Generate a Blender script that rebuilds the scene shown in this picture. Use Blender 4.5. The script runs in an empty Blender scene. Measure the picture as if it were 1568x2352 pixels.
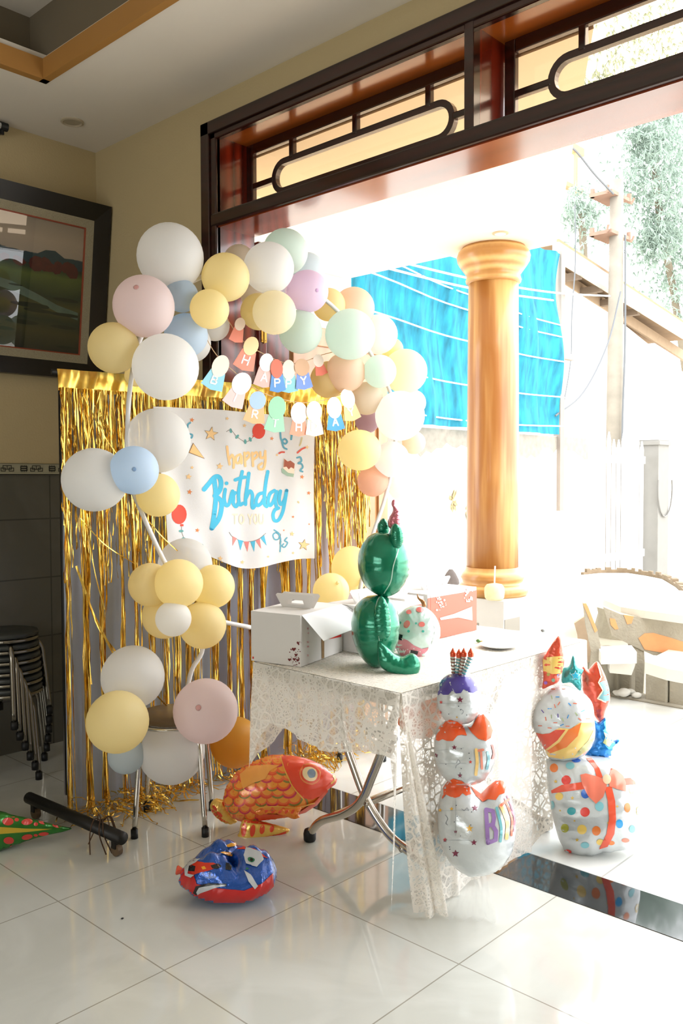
import bpy, bmesh, math, random
import numpy as np
from mathutils import Vector, Matrix
from mathutils.bvhtree import BVHTree
from mathutils.geometry import delaunay_2d_cdt

SC = bpy.context.scene
COL = SC.collection
random.seed(7)
PI = math.pi

# ------------------------------------------------------------ camera
FPX, YAW, PITCH, ROLL, EYE = 1997.26, -0.753330, -0.037562, -0.003153, 1.405
_f = Vector((math.sin(YAW)*math.cos(PITCH), math.cos(YAW)*math.cos(PITCH), math.sin(PITCH)))
_r0 = Vector((math.cos(YAW), -math.sin(YAW), 0)); _u0 = _r0.cross(_f)
_r = math.cos(ROLL)*_r0 + math.sin(ROLL)*_u0
_u = -math.sin(ROLL)*_r0 + math.cos(ROLL)*_u0
CAM = Vector((0, 0, EYE))
cd = bpy.data.cameras.new('camera'); cam = bpy.data.objects.new('camera', cd); COL.objects.link(cam)
cam.matrix_world = Matrix(((_r.x, _u.x, -_f.x, 0), (_r.y, _u.y, -_f.y, 0), (_r.z, _u.z, -_f.z, EYE), (0, 0, 0, 1)))
cd.sensor_fit = 'VERTICAL'; cd.sensor_height = 24.0; cd.lens = FPX/2352*24; cd.clip_end = 300
SC.camera = cam

# ------------------------------------------------------------ light
SKY = 5.0
world = bpy.data.worlds.new('sky'); SC.world = world; world.use_nodes = True
bg = world.node_tree.nodes['Background']; bg.inputs[0].default_value = (0.97, 0.985, 1.0, 1); bg.inputs[1].default_value = SKY
def area(name, loc, rot, sx, sy, power, col=(1, 1, 1), portal=False):
    l = bpy.data.lights.new(name, 'AREA'); l.shape = 'RECTANGLE'; l.size = sx; l.size_y = sy; l.energy = power; l.color = col
    o = bpy.data.objects.new(name, l); COL.objects.link(o); o.location = loc; o.rotation_euler = rot
    if portal: l.cycles.is_portal = True
    return o
area('doorway_daylight', (-1.05, 2.84, 1.28), (PI/2, 0, PI), 4.3, 2.55, 1, portal=True)
area('fill_window_daylight', (-1.0, -3.52, 1.6), (-PI/2, 0, PI), 3.6, 1.7, 1, portal=True)  # portal at the unseen back window, added for fill light
SC.view_settings.view_transform = 'Standard'; SC.view_settings.look = 'None'
SC.view_settings.exposure = 0.3; SC.view_settings.gamma = 1.0; SC.view_settings.use_curve_mapping = False

# ------------------------------------------------------------ sight lines of the photograph -> points in the room
def ray(u, v): return ((u-784)/FPX)*_r - ((v-1176)/FPX)*_u + _f
def atX(u, v, X): d = ray(u, v); return CAM + d*(X/d.x)
def atY(u, v, Y): d = ray(u, v); return CAM + d*(Y/d.y)
def atZ(u, v, Z=0.0): d = ray(u, v); return CAM + d*((Z-EYE)/d.z)
def atP(u, v, p0, n): d = ray(u, v); return CAM + d*((Vector(p0)-CAM).dot(n)/d.dot(n))
def above(P, u, v):
    n = Vector((P[0], P[1], 0)).normalized(); return atP(u, v, P, n)
def pxscale(P): return (Vector(P)-CAM).dot(_f)/FPX      # metres per pixel at P

# ------------------------------------------------------------ materials
def lin(h):
    h = h.lstrip('#'); c = [int(h[i:i+2], 16)/255 for i in (0, 2, 4)]
    return tuple(x/12.92 if x <= .04045 else ((x+.055)/1.055)**2.4 for x in c) + (1,)
MATS = {}
def mat(name, hexc, rough=.5, metal=0., var=.06, scale=8., bump=0., bscale=60., trans=0., coat=0., alpha=1., spec=.5):
    if name in MATS: return MATS[name]
    m = bpy.data.materials.new(name); m.use_nodes = True; nt = m.node_tree; N = nt.nodes; L = nt.links
    b = N['Principled BSDF']; c = lin(hexc) if isinstance(hexc, str) else tuple(hexc)+(1,)
    tc = N.new('ShaderNodeTexCoord')
    if var > 0:
        no = N.new('ShaderNodeTexNoise'); no.inputs['Scale'].default_value = scale; no.inputs['Detail'].default_value = 4
        L.new(tc.outputs['Object'], no.inputs['Vector'])
        mx = N.new('ShaderNodeMix'); mx.data_type = 'RGBA'
        mx.inputs[6].default_value = tuple(x*(1-var) for x in c[:3])+(1,)
        mx.inputs[7].default_value = tuple(min(1, x*(1+var)) for x in c[:3])+(1,)
        L.new(no.outputs['Fac'], mx.inputs[0]); L.new(mx.outputs[2], b.inputs['Base Color']); m['cnode'] = mx.name
        csock = mx.outputs[2]
    else:
        b.inputs['Base Color'].default_value = c; csock = None
    b.inputs['Roughness'].default_value = rough; b.inputs['Metallic'].default_value = metal
    b.inputs['Coat Weight'].default_value = coat; b.inputs['Coat Roughness'].default_value = .08
    b.inputs['Specular IOR Level'].default_value = spec
    if alpha < 1: b.inputs['Alpha'].default_value = alpha
    if bump > 0:
        n2 = N.new('ShaderNodeTexNoise'); n2.inputs['Scale'].default_value = bscale; n2.inputs['Detail'].default_value = 3
        L.new(tc.outputs['Object'], n2.inputs['Vector'])
        bp = N.new('ShaderNodeBump'); bp.inputs['Strength'].default_value = bump; bp.inputs['Distance'].default_value = .01
        L.new(n2.outputs['Fac'], bp.inputs['Height']); L.new(bp.outputs['Normal'], b.inputs['Normal'])
    if trans > 0:
        t = N.new('ShaderNodeBsdfTranslucent'); t.inputs[0].default_value = c
        if csock: L.new(csock, t.inputs[0])
        ms = N.new('ShaderNodeMixShader'); ms.inputs[0].default_value = trans
        L.new(b.outputs[0], ms.inputs[1]); L.new(t.outputs[0], ms.inputs[2])
        L.new(ms.outputs[0], N['Material Output'].inputs[0])
    MATS[name] = m; return m

def node_mat(name):
    m = bpy.data.materials.new(name); m.use_nodes = True; MATS[name] = m
    return m, m.node_tree.nodes, m.node_tree.links, m.node_tree.nodes['Principled BSDF']

def tile_mat(name, base, alt, grout, w, h, ox, oy, rough, axes='XY', mortar=.0035, coat=0.):
    m, N, L, b = node_mat(name)
    tc = N.new('ShaderNodeTexCoord'); sp = N.new('ShaderNodeSeparateXYZ'); cb = N.new('ShaderNodeCombineXYZ')
    L.new(tc.outputs['Object'], sp.inputs[0])
    for i, a in enumerate(axes):
        ad = N.new('ShaderNodeMath'); ad.operation = 'ADD'; ad.inputs[1].default_value = -(ox, oy)[i]+60*(w, h)[i]
        L.new(sp.outputs[a], ad.inputs[0]); L.new(ad.outputs[0], cb.inputs[i])
    br = N.new('ShaderNodeTexBrick'); br.offset = 0; br.inputs['Scale'].default_value = 1
    br.inputs['Brick Width'].default_value = w; br.inputs['Row Height'].default_value = h
    br.inputs['Mortar Size'].default_value = mortar; br.inputs['Mortar Smooth'].default_value = .1; br.inputs['Bias'].default_value = 0
    br.inputs['Color1'].default_value = lin(base); br.inputs['Color2'].default_value = lin(alt); br.inputs['Mortar'].default_value = lin(grout)
    L.new(cb.outputs[0], br.inputs['Vector'])
    no = N.new('ShaderNodeTexNoise'); no.inputs['Scale'].default_value = 2.2; no.inputs['Detail'].default_value = 8; no.inputs['Distortion'].default_value = 1.4
    L.new(tc.outputs['Object'], no.inputs['Vector'])
    cr = N.new('ShaderNodeValToRGB'); cr.color_ramp.elements[0].position = .42; cr.color_ramp.elements[0].color = (.90, .90, .89, 1)
    cr.color_ramp.elements[1].position = .6; cr.color_ramp.elements[1].color = (1, 1, 1, 1)
    L.new(no.outputs['Fac'], cr.inputs[0])
    mx = N.new('ShaderNodeMix'); mx.data_type = 'RGBA'; mx.blend_type = 'MULTIPLY'; mx.inputs[0].default_value = 1
    L.new(br.outputs['Color'], mx.inputs[6]); L.new(cr.outputs[0], mx.inputs[7]); L.new(mx.outputs[2], b.inputs['Base Color'])
    b.inputs['Roughness'].default_value = rough; b.inputs['Coat Weight'].default_value = coat
    return m

def wood_mat(name, c1, c2, rough, axis='X', scale=3., coat=.4, dist=3.):
    if name == 'golden_wood_grain': dist = 5.; scale = 2.4
    m, N, L, b = node_mat(name)
    tc = N.new('ShaderNodeTexCoord'); mp = N.new('ShaderNodeMapping')
    s = {'X': (.25, 3, 3), 'Y': (3, .25, 3), 'Z': (3, 3, .22)}[axis]; mp.inputs['Scale'].default_value = s
    L.new(tc.outputs['Object'], mp.inputs[0])
    wv = N.new('ShaderNodeTexWave'); wv.wave_type = 'RINGS'; wv.rings_direction = axis; wv.inputs['Scale'].default_value = scale
    wv.inputs['Distortion'].default_value = dist; wv.inputs['Detail'].default_value = 3; wv.inputs['Detail Scale'].default_value = 1.2
    L.new(mp.outputs[0], wv.inputs['Vector'])
    cr = N.new('ShaderNodeValToRGB'); cr.color_ramp.elements[0].color = lin(c1); cr.color_ramp.elements[1].color = lin(c2)
    L.new(wv.outputs['Fac'], cr.inputs[0]); L.new(cr.outputs[0], b.inputs['Base Color'])
    b.inputs['Roughness'].default_value = rough; b.inputs['Coat Weight'].default_value = coat; b.inputs['Coat Roughness'].default_value = .12
    return m

def lace_mat():
    m, N, L, b = node_mat('cream_lace')
    tc = N.new('ShaderNodeTexCoord')
    def vor(scale, lo, hi):
        v = N.new('ShaderNodeTexVoronoi'); v.feature = 'DISTANCE_TO_EDGE'; v.inputs['Scale'].default_value = scale
        L.new(tc.outputs['Object'], v.inputs['Vector'])
        r = N.new('ShaderNodeMapRange'); r.inputs[1].default_value = lo; r.inputs[2].default_value = hi
        r.inputs[3].default_value = 1; r.inputs[4].default_value = 0
        L.new(v.outputs['Distance'], r.inputs[0]); return r.outputs[0]
    a = vor(30, .085, .13); c = vor(85, .14, .26)
    n = N.new('ShaderNodeTexNoise'); n.inputs['Scale'].default_value = 9; n.inputs['Detail'].default_value = 1
    L.new(tc.outputs['Object'], n.inputs['Vector'])
    r = N.new('ShaderNodeMapRange'); r.inputs[1].default_value = .46; r.inputs[2].default_value = .58; r.inputs[3].default_value = .7; r.inputs[4].default_value = .98
    L.new(n.outputs['Fac'], r.inputs[0])
    mu = N.new('ShaderNodeMath'); mu.operation = 'MULTIPLY'; L.new(c, mu.inputs[0]); L.new(r.outputs[0], mu.inputs[1])
    mm = N.new('ShaderNodeMath'); mm.operation = 'MAXIMUM'; L.new(a, mm.inputs[0]); L.new(mu.outputs[0], mm.inputs[1])
    mn = N.new('ShaderNodeMath'); mn.operation = 'MAXIMUM'; L.new(mm.outputs[0], mn.inputs[0]); mn.inputs[1].default_value = .5
    b.inputs['Base Color'].default_value = lin('#f8f4ec'); b.inputs['Roughness'].default_value = .8
    t = N.new('ShaderNodeBsdfTranslucent'); t.inputs[0].default_value = lin('#faf6ee')
    m1 = N.new('ShaderNodeMixShader'); m1.inputs[0].default_value = .4; L.new(b.outputs[0], m1.inputs[1]); L.new(t.outputs[0], m1.inputs[2])
    tr = N.new('ShaderNodeBsdfTransparent'); m2 = N.new('ShaderNodeMixShader')
    L.new(mn.outputs[0], m2.inputs[0]); L.new(tr.outputs[0], m2.inputs[1]); L.new(m1.outputs[0], m2.inputs[2])
    L.new(m2.outputs[0], N['Material Output'].inputs[0]); return m

def sheer_mat(name, hexc, op, trans=.5):
    m, N, L, b = node_mat(name)
    b.inputs['Base Color'].default_value = lin(hexc); b.inputs['Roughness'].default_value = .6
    t = N.new('ShaderNodeBsdfTranslucent'); t.inputs[0].default_value = lin(hexc)
    m1 = N.new('ShaderNodeMixShader'); m1.inputs[0].default_value = trans; L.new(b.outputs[0], m1.inputs[1]); L.new(t.outputs[0], m1.inputs[2])
    tr = N.new('ShaderNodeBsdfTransparent'); m2 = N.new('ShaderNodeMixShader'); m2.inputs[0].default_value = op
    L.new(tr.outputs[0], m2.inputs[1]); L.new(m1.outputs[0], m2.inputs[2]); L.new(m2.outputs[0], N['Material Output'].inputs[0]); return m

def glass_mat(name, tint, refl=.06, rough=.02):
    m, N, L, b = node_mat(name)
    tr = N.new('ShaderNodeBsdfTransparent'); tr.inputs[0].default_value = tuple(tint)+(1,)
    gl = N.new('ShaderNodeBsdfGlossy'); gl.inputs['Roughness'].default_value = rough
    m2 = N.new('ShaderNodeMixShader'); m2.inputs[0].default_value = refl
    L.new(tr.outputs[0], m2.inputs[1]); L.new(gl.outputs[0], m2.inputs[2]); L.new(m2.outputs[0], N['Material Output'].inputs[0]); return m

# ------------------------------------------------------------ mesh helpers (all vertices in world space)
ORG = {}
def tag(o, label=None, cat=None, group=None, kind=None):
    if label: o['label'] = label
    if cat: o['category'] = cat
    if group: o['group'] = group
    if kind: o['kind'] = kind
    return o
def thing(name, loc, label=None, cat=None, group=None, kind=None):
    o = bpy.data.objects.new(name, None); COL.objects.link(o); o.location = loc; o.empty_display_size = .05
    ORG[o.name] = Vector(loc); return tag(o, label, cat, group, kind)
def mesh(name, V, F, m, parent=None, smooth=False, mats=None, fm=None):
    V = [Vector(v) for v in V]
    if parent is None:
        lo = Vector([min(v[i] for v in V) for i in range(3)]); hi = Vector([max(v[i] for v in V) for i in range(3)])
        org = Vector(((lo.x+hi.x)/2, (lo.y+hi.y)/2, lo.z)); loc = org
    else:
        pw = ORG[parent.name]; org = pw; loc = Vector((0, 0, 0))
    me = bpy.data.meshes.new(name); me.from_pydata([tuple(v-org) for v in V], [], F)
    for mm in (mats or [m]): me.materials.append(mm)
    if smooth: me.polygons.foreach_set('use_smooth', [True]*len(me.polygons))
    if fm: me.polygons.foreach_set('material_index', fm)
    bm = bmesh.new(); bm.from_mesh(me); bmesh.ops.recalc_face_normals(bm, faces=bm.faces); bm.to_mesh(me); bm.free()
    o = bpy.data.objects.new(name, me); COL.objects.link(o)
    if parent: o.parent = parent
    o.location = loc; ORG[o.name] = org
    return o
class MB:
    def __init__(s): s.V = []; s.F = []; s.M = []; s.mi = 0
    def add(s, V, F):
        k = len(s.V); s.V += [Vector(v) for v in V]; s.F += [tuple(i+k for i in f) for f in F]; s.M += [s.mi]*len(F); return s
    def box(s, a, b):
        x0, y0, z0 = a; x1, y1, z1 = b
        return s.add([(x0, y0, z0), (x1, y0, z0), (x1, y1, z0), (x0, y1, z0), (x0, y0, z1), (x1, y0, z1), (x1, y1, z1), (x0, y1, z1)],
                     [(0, 3, 2, 1), (4, 5, 6, 7), (0, 1, 5, 4), (1, 2, 6, 5), (2, 3, 7, 6), (3, 0, 4, 7)])
    def bbox(s, a, b, r=.004):      # bevelled box
        bm = bmesh.new(); bmesh.ops.create_cube(bm, size=1)
        for v in bm.verts: v.co = Vector([(a[i]+b[i])/2+v.co[i]*(b[i]-a[i]) for i in range(3)])
        bmesh.ops.bevel(bm, geom=bm.edges[:], offset=r, segments=2, affect='EDGES', profile=.5)
        bm.verts.index_update(); s.add([v.co.copy() for v in bm.verts], [[v.index for v in f.verts] for f in bm.faces]); bm.free(); return s
    def quad(s, a, b, c, d): return s.add([a, b, c, d], [(0, 1, 2, 3)])
    def prism(s, poly, off):
        n = len(poly); P = [Vector(p) for p in poly]; o = Vector(off)
        return s.add(P+[p+o for p in P], [tuple(range(n))[::-1], tuple(range(n, 2*n))]+[(i, (i+1) % n, (i+1) % n+n, i+n) for i in range(n)])
    def tube(s, pts, r, seg=8, caps=True, radii=None):
        pts = [Vector(p) for p in pts]; V = []; F = []; n = len(pts); up = None
        for i, p in enumerate(pts):
            t = (pts[min(i+1, n-1)]-pts[max(i-1, 0)]).normalized()
            if up is None:
                up = Vector((0, 0, 1)) if abs(t.z) < .9 else Vector((1, 0, 0))
            a = (up-t*up.dot(t)).normalized(); b = t.cross(a); up = a
            rr = radii[i] if radii else r
            for k in range(seg): V.append(p+(a*math.cos(2*PI*k/seg)+b*math.sin(2*PI*k/seg))*rr)
        for i in range(n-1):
            for k in range(seg): F.append((i*seg+k, i*seg+(k+1) % seg, (i+1)*seg+(k+1) % seg, (i+1)*seg+k))
        if caps: F.append(tuple(range(seg))[::-1]); F.append(tuple(range((n-1)*seg, n*seg)))
        return s.add(V, F)
    def ribbon(s, pts, w, side=None, tw=0.):
        pts = [Vector(p) for p in pts]; V = []; F = []
        for i, p in enumerate(pts):
            sd = Vector(side[i] if isinstance(side, list) else side).normalized()*w/2
            V += [p-sd, p+sd]
        for i in range(len(pts)-1): F.append((2*i, 2*i+1, 2*i+3, 2*i+2))
        return s.add(V, F)
    def lathe(s, c, prof, seg=24, axis=Vector((0, 0, 1))):
        axis = Vector(axis).normalized(); a = axis.orthogonal().normalized(); b = axis.cross(a); c = Vector(c); V = []; F = []
        for r, z in prof:
            for k in range(seg): V.append(c+axis*z+(a*math.cos(2*PI*k/seg)+b*math.sin(2*PI*k/seg))*r)
        for i in range(len(prof)-1):
            for k in range(seg): F.append((i*seg+k, i*seg+(k+1) % seg, (i+1)*seg+(k+1) % seg, (i+1)*seg+k))
        F.append(tuple(range(seg))[::-1]); F.append(tuple(range((len(prof)-1)*seg, len(prof)*seg)))
        return s.add(V, F)
    def build(s, name, m, parent=None, smooth=False, mats=None):
        return mesh(name, s.V, s.F, m, parent, smooth, mats, s.M if mats else None)

def spline(P, n=6, closed=False):
    P = [Vector(p) for p in P]; out = []; k = len(P)
    rng = range(k if closed else k-1)
    for i in rng:
        p0 = P[(i-1) % k] if closed or i > 0 else P[0]*2-P[1]; p1 = P[i]; p2 = P[(i+1) % k]
        p3 = P[(i+2) % k] if closed or i+2 < k else P[-1]*2-P[-2]
        for j in range(n):
            t = j/n; out.append(.5*((2*p1)+(p2-p0)*t+(2*p0-5*p1+4*p2-p3)*t*t+(3*p1-p0-3*p2+p3)*t**3))
    if not closed: out.append(P[-1])
    return out

# ---- inflated foil shapes: an outline blown up into a cushion with a crimped seam
def inside(poly, x, y):
    c = False; j = len(poly)-1
    for i in range(len(poly)):
        xi, yi = poly[i]; xj, yj = poly[j]
        if (yi > y) != (yj > y) and x < (xj-xi)*(y-yi)/(yj-yi)+xi: c = not c
        j = i
    return c
def pillow(out, O, U, V, N, T, g=None, wr=.10, wn=14, back=1., smoothn=5, smooth=True, fold=None, p=.5):
    """out: outline in metres in the plane O,U,V. T: half thickness."""
    if smooth: pts = [(q.x, q.y) for q in spline([(a, b, 0) for a, b in out], smoothn, True)]
    else:
        pts = []
        for i in range(len(out)):
            a = Vector(out[i]); b = Vector(out[(i+1) % len(out)])
            for j in range(smoothn): pts.append(tuple(a.lerp(b, j/smoothn)))
    n = len(pts); A = np.array(pts); xs, ys = A[:, 0], A[:, 1]
    w, h = xs.max()-xs.min(), ys.max()-ys.min()
    g = g or math.sqrt(w*h/520)
    IN = []
    def bd(x, y):
        B = np.roll(A, -1, 0); d = B-A; ap = np.array([x, y])-A
        t = np.clip((ap*d).sum(1)/np.maximum((d*d).sum(1), 1e-12), 0, 1); q = A+d*t[:, None]
        dd = np.hypot(q[:, 0]-x, q[:, 1]-y); i = int(dd.argmin()); return dd[i], i+t[i]
    area2 = sum(A[i][0]*A[(i+1) % n][1]-A[(i+1) % n][0]*A[i][1] for i in range(n)); sg = 1 if area2 > 0 else -1
    for i in range(n):
        a, b, c = A[i-1], A[i], A[(i+1) % n]; t = c-a; L_ = np.hypot(*t)
        if L_ < 1e-9: continue
        nx, ny = -t[1]/L_*sg, t[0]/L_*sg
        for k in (.18, .55):
            x, y = b[0]+nx*k*g, b[1]+ny*k*g
            if inside(pts, x, y) and bd(x, y)[0] > k*g*.85: IN.append((x, y))
    yy = ys.min()+g/2; row = 0
    while yy < ys.max():
        xx = xs.min()+g/2*(1+row % 2)
        while xx < xs.max():
            if inside(pts, xx, yy) and bd(xx, yy)[0] > .85*g: IN.append((xx, yy))
            xx += g
        yy += g*.87; row += 1
    allp = [Vector(q) for q in pts]+[Vector(q) for q in IN]
    res = delaunay_2d_cdt(allp, [], [list(range(n))], 1, 1e-7)
    vc, fc = res[0], [f for f in res[2]]; orig = res[3]
    nb = len(vc); isb = np.zeros(nb, bool)
    for i, oi in enumerate(orig):
        if any(o < n for o in oi) or not oi: isb[i] = True
    P = np.array([(v.x, v.y) for v in vc])
    Wt = np.zeros((nb, nb)); ctr = P[:, None, :]-P[None, :, :]
    E = set()
    for f in fc:
        for a, b in zip(f, f[1:]+f[:1]): E.add((min(a, b), max(a, b)))
    for a, b in E:
        l = max(np.hypot(*(P[a]-P[b])), 1e-6); Wt[a, b] = Wt[b, a] = 1/l
    ln = Wt.sum(1); M_ = np.diag(ln)-Wt; rhs = np.zeros(nb)
    inv = np.where(Wt > 0, 1/np.maximum(Wt, 1e-9), 0); areaw = (inv.sum(1)/np.maximum((Wt > 0).sum(1), 1))
    rhs = areaw.copy()
    for i in range(nb):
        if isb[i]: M_[i] = 0; M_[i, i] = 1; rhs[i] = 0
    u = np.linalg.solve(M_, rhs); u = np.maximum(u, 0)/u.max()
    H = u**p*T
    D = max(bd(*q)[0] for q in IN)
    seg = np.hypot(*(np.roll(A, -1, 0)-A).T); cum = np.concatenate([[0], np.cumsum(seg)]); per = cum[-1]
    VV = []; F = []; fr = []; bk = []
    O, U, V, N = Vector(O), Vector(U), Vector(V), Vector(N)
    ph = random.random()*6
    for i in range(nb):
        x, y = P[i]; base = O+U*x+V*y
        if isb[i]:
            VV.append(base); fr.append(len(VV)-1); bk.append(len(VV)-1); continue
        d, si = bd(x, y); k0 = int(si) % n; s = cum[k0]+(si-int(si))*seg[k0]
        wv = math.sin(s/per*2*PI*round(per/(D*2)*wn/2.5)+ph)+.6*math.sin(s/per*2*PI*round(per/(D*2)*wn/5)+ph*2)
        hh = H[i]*(1+wr*wv*math.exp(-d/(D*.35)))
        if fold: hh *= fold(x, y)
        VV.append(base+N*hh); fr.append(len(VV)-1); VV.append(base-N*hh*back); bk.append(len(VV)-1)
    for f in fc:
        F.append(tuple(fr[i] for i in f)); F.append(tuple(bk[i] for i in reversed(f)))
    return VV, F
def plane_of(P, nrm):
    """upright frame through P whose normal leans towards the viewer direction given"""
    N = Vector(nrm).normalized(); V = Vector((0, 0, 1)); V = (V-N*V.dot(N)).normalized(); U = V.cross(N); return Vector(P), U, V, N
def px_pillow(mb, out, P, nrm, T, **k):
    """outline read off the photograph, laid on the upright plane through P"""
    O, U, V, N = plane_of(P, nrm); q = []
    for u, v in out:
        w = atP(u, v, O, N)-O; q.append((w.dot(U), w.dot(V)))
    VV, F = pillow(q, O, U, V, N, T, **k); mb.add(VV, F); return mb
def facing(P, turn=0.):
    n = Vector((-P[0], -P[1], 0)).normalized(); c, s = math.cos(turn), math.sin(turn)
    return Vector((n.x*c-n.y*s, n.x*s+n.y*c, 0))

# ---- printed marks that follow the surface they are printed on
def bvh(*objs):
    V = []; F = []
    for o in objs:
        k = len(V); V += [v.co+ORG[o.name] for v in o.data.vertices]; F += [tuple(i+k for i in p.vertices) for p in o.data.polygons]
    return BVHTree.FromPolygons(V, F)
def prints(name, tree, polys, m, parent, off=.0012, step=7., mb=None):
    V = []; F = []
    for poly in polys:
        n = len(poly)
        xs = [p[0] for p in poly]; ys = [p[1] for p in poly]; pts = [Vector(p) for p in poly]
        if len(set((round(p[0], 3), round(p[1], 3)) for p in poly)) < 3: continue
        dense = []
        for i in range(n):
            a = Vector(poly[i]); b = Vector(poly[(i+1) % n]); k = max(1, int((b-a).length/step))
            dense += [a.lerp(b, j/k) for j in range(k)]
        inn = []
        if max(xs)-min(xs) > step*1.2 and max(ys)-min(ys) > step*1.2:
            y = min(ys)+step/2
            while y < max(ys):
                x = min(xs)+step/2
                while x < max(xs):
                    if inside(poly, x, y): inn.append(Vector((x, y)))
                    x += step
                y += step
        r = delaunay_2d_cdt(dense+inn, [], [list(range(len(dense)))], 1, 1e-4)
        idx = {}
        for i, v in enumerate(r[0]):
            d = ray(v.x, v.y).normalized(); hit = tree.ray_cast(CAM, d)
            if hit[0] is None: continue
            nn = hit[1] if hit[1].dot(d) < 0 else -hit[1]
            if -nn.dot(d) < .1: continue
            idx[i] = len(V); V.append(hit[0]+nn*off)
        for f in r[2]:
            if all(i in idx for i in f):
                q = [V[idx[i]] for i in f]
                if max((q[0]-q[1]).length, (q[1]-q[2]).length, (q[2]-q[0]).length) < .12: F.append(tuple(idx[i] for i in f))
    if not F: return None
    if mb is not None: mb.add(V, F); return None
    return mesh(name, V, F, m, parent, smooth=True)
def circ(cx, cy, rx, ry=None, n=18, a0=0., rot=0.):
    ry = ry or rx; c, s = math.cos(rot), math.sin(rot); o = []
    for i in range(n):
        t = 2*PI*i/n+a0; x, y = rx*math.cos(t), ry*math.sin(t); o.append((cx+x*c-y*s, cy+x*s+y*c))
    return o
def star(cx, cy, r, rot=-PI/2, k=.42, n=5, sx=1.):
    return [(cx+sx*(r if i % 2 == 0 else r*k)*math.cos(rot+PI*i/n), cy+(r if i % 2 == 0 else r*k)*math.sin(rot+PI*i/n)) for i in range(2*n)]
def stroke(pts, w, sm=5):
    """pen line as overlapping pieces"""
    P = [(q.x, q.y) for q in spline([(a, b, 0) for a, b in pts], sm)] if sm > 1 and len(pts) > 2 else list(pts)
    polys = []
    for i, (x, y) in enumerate(P):
        polys.append(circ(x, y, w/2, n=10))
        if i < len(P)-1:
            x2, y2 = P[i+1]; dx, dy = x2-x, y2-y; l = math.hypot(dx, dy)
            if l < 1e-6: continue
            nx, ny = -dy/l*w/2, dx/l*w/2; polys.append([(x+nx, y+ny), (x2+nx, y2+ny), (x2-nx, y2-ny), (x-nx, y-ny)])
    return polys
LET = {'H': [[(0, 0), (0, 1)], [(1, 0), (1, 1)], [(0, .5), (1, .5)]], 'A': [[(0, 1), (.5, 0), (1, 1)], [(.2, .65), (.8, .65)]],
 'P': [[(0, 1), (0, 0), (.8, .05), (.95, .27), (.8, .5), (0, .52)]], 'Y': [[(0, 0), (.5, .5), (1, 0)], [(.5, .5), (.5, 1)]],
 'B': [[(0, 1), (0, 0), (.75, .05), (.85, .25), (.7, .46), (0, .48)], [(.6, .47), (1, .65), (.9, .92), (0, 1)]], 'I': [[(.5, 0), (.5, 1)]],
 'R': [[(0, 1), (0, 0), (.8, .05), (.95, .27), (.8, .5), (0, .52)], [(.4, .52), (1, 1)]], 'T': [[(0, 0), (1, 0)], [(.5, 0), (.5, 1)]],
 'D': [[(0, 1), (0, 0), (.6, .04), (1, .35), (1, .65), (.6, .96), (0, 1)]], 'O': [[(.5, 0), (.1, .2), (0, .5), (.1, .8), (.5, 1), (.9, .8), (1, .5), (.9, .2), (.5, 0)]],
 'U': [[(0, 0), (0, .7), (.25, .97), (.75, .97), (1, .7), (1, 0)]], 'X': [[(0, 0), (1, 1)], [(1, 0), (0, 1)]], 'K': [[(0, 0), (0, 1)], [(1, 0), (0, .55), (1, 1)]],
 '2': [[(0, .2), (.3, 0), (.9, .1), (.9, .35), (0, 1), (1, 1)]], '3': [[(0, 0), (.9, 0), (.4, .4), (.95, .6), (.8, .95), (0, 1)]], '8': [[(.5, .48), (.1, .3), (.3, 0), (.8, .05), (.9, .3), (.1, .7), (.2, 1), (.8, 1), (.95, .7), (.5, .48)]],
 'L': [[(0, 0), (0, 1), (.9, 1)]], 'N': [[(0, 1), (0, 0), (1, 1), (1, 0)]], 'V': [[(0, 0), (.5, 1), (1, 0)]], ' ': []}
def word(txt, x, y, w, h, gap, sw, rot=0., slant=0.):
    c, s = math.cos(rot), math.sin(rot); out = []
    for i, ch in enumerate(txt):
        for st in LET[ch]:
            pts = []
            for a, b in st:
                px_, py_ = i*(w+gap)+a*w-slant*(b-.5)*h, b*h; pts.append((x+px_*c-py_*s, y+px_*s+py_*c))
            out += stroke(pts, sw, 1)
    return out

# ============================================================ materials used more than once
M_wood = wood_mat('dark_varnished_wood', '#1f0905', '#34100a', .25, 'X', 2.5, .6)
M_woodv = wood_mat('red_varnished_jamb', '#4a1207', '#7c2410', .2, 'Z', 2.2, .6)
M_woodu = wood_mat('glossy_header_board', '#5a200d', '#9a4420', .2, 'X', 2.0, .7)
M_chrome = mat('chrome_tube', '#cfc9c0', .16, 1., 0)
M_black = mat('black_rubber', '#0c0c0d', .5, 0, 0)
M_white = mat('white_plastic', '#ecebe8', .4, 0, .02)
M_gold = mat('gold_foil', '#edbf5c', .24, 1., .3, 40.)
M_paint = mat('cream_wall_paint', '#bba981', .75, 0, .03, 3., .15, 90)
M_ceil = mat('white_ceiling_paint', '#e2dacd', .85, 0, .02, 3)

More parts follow.
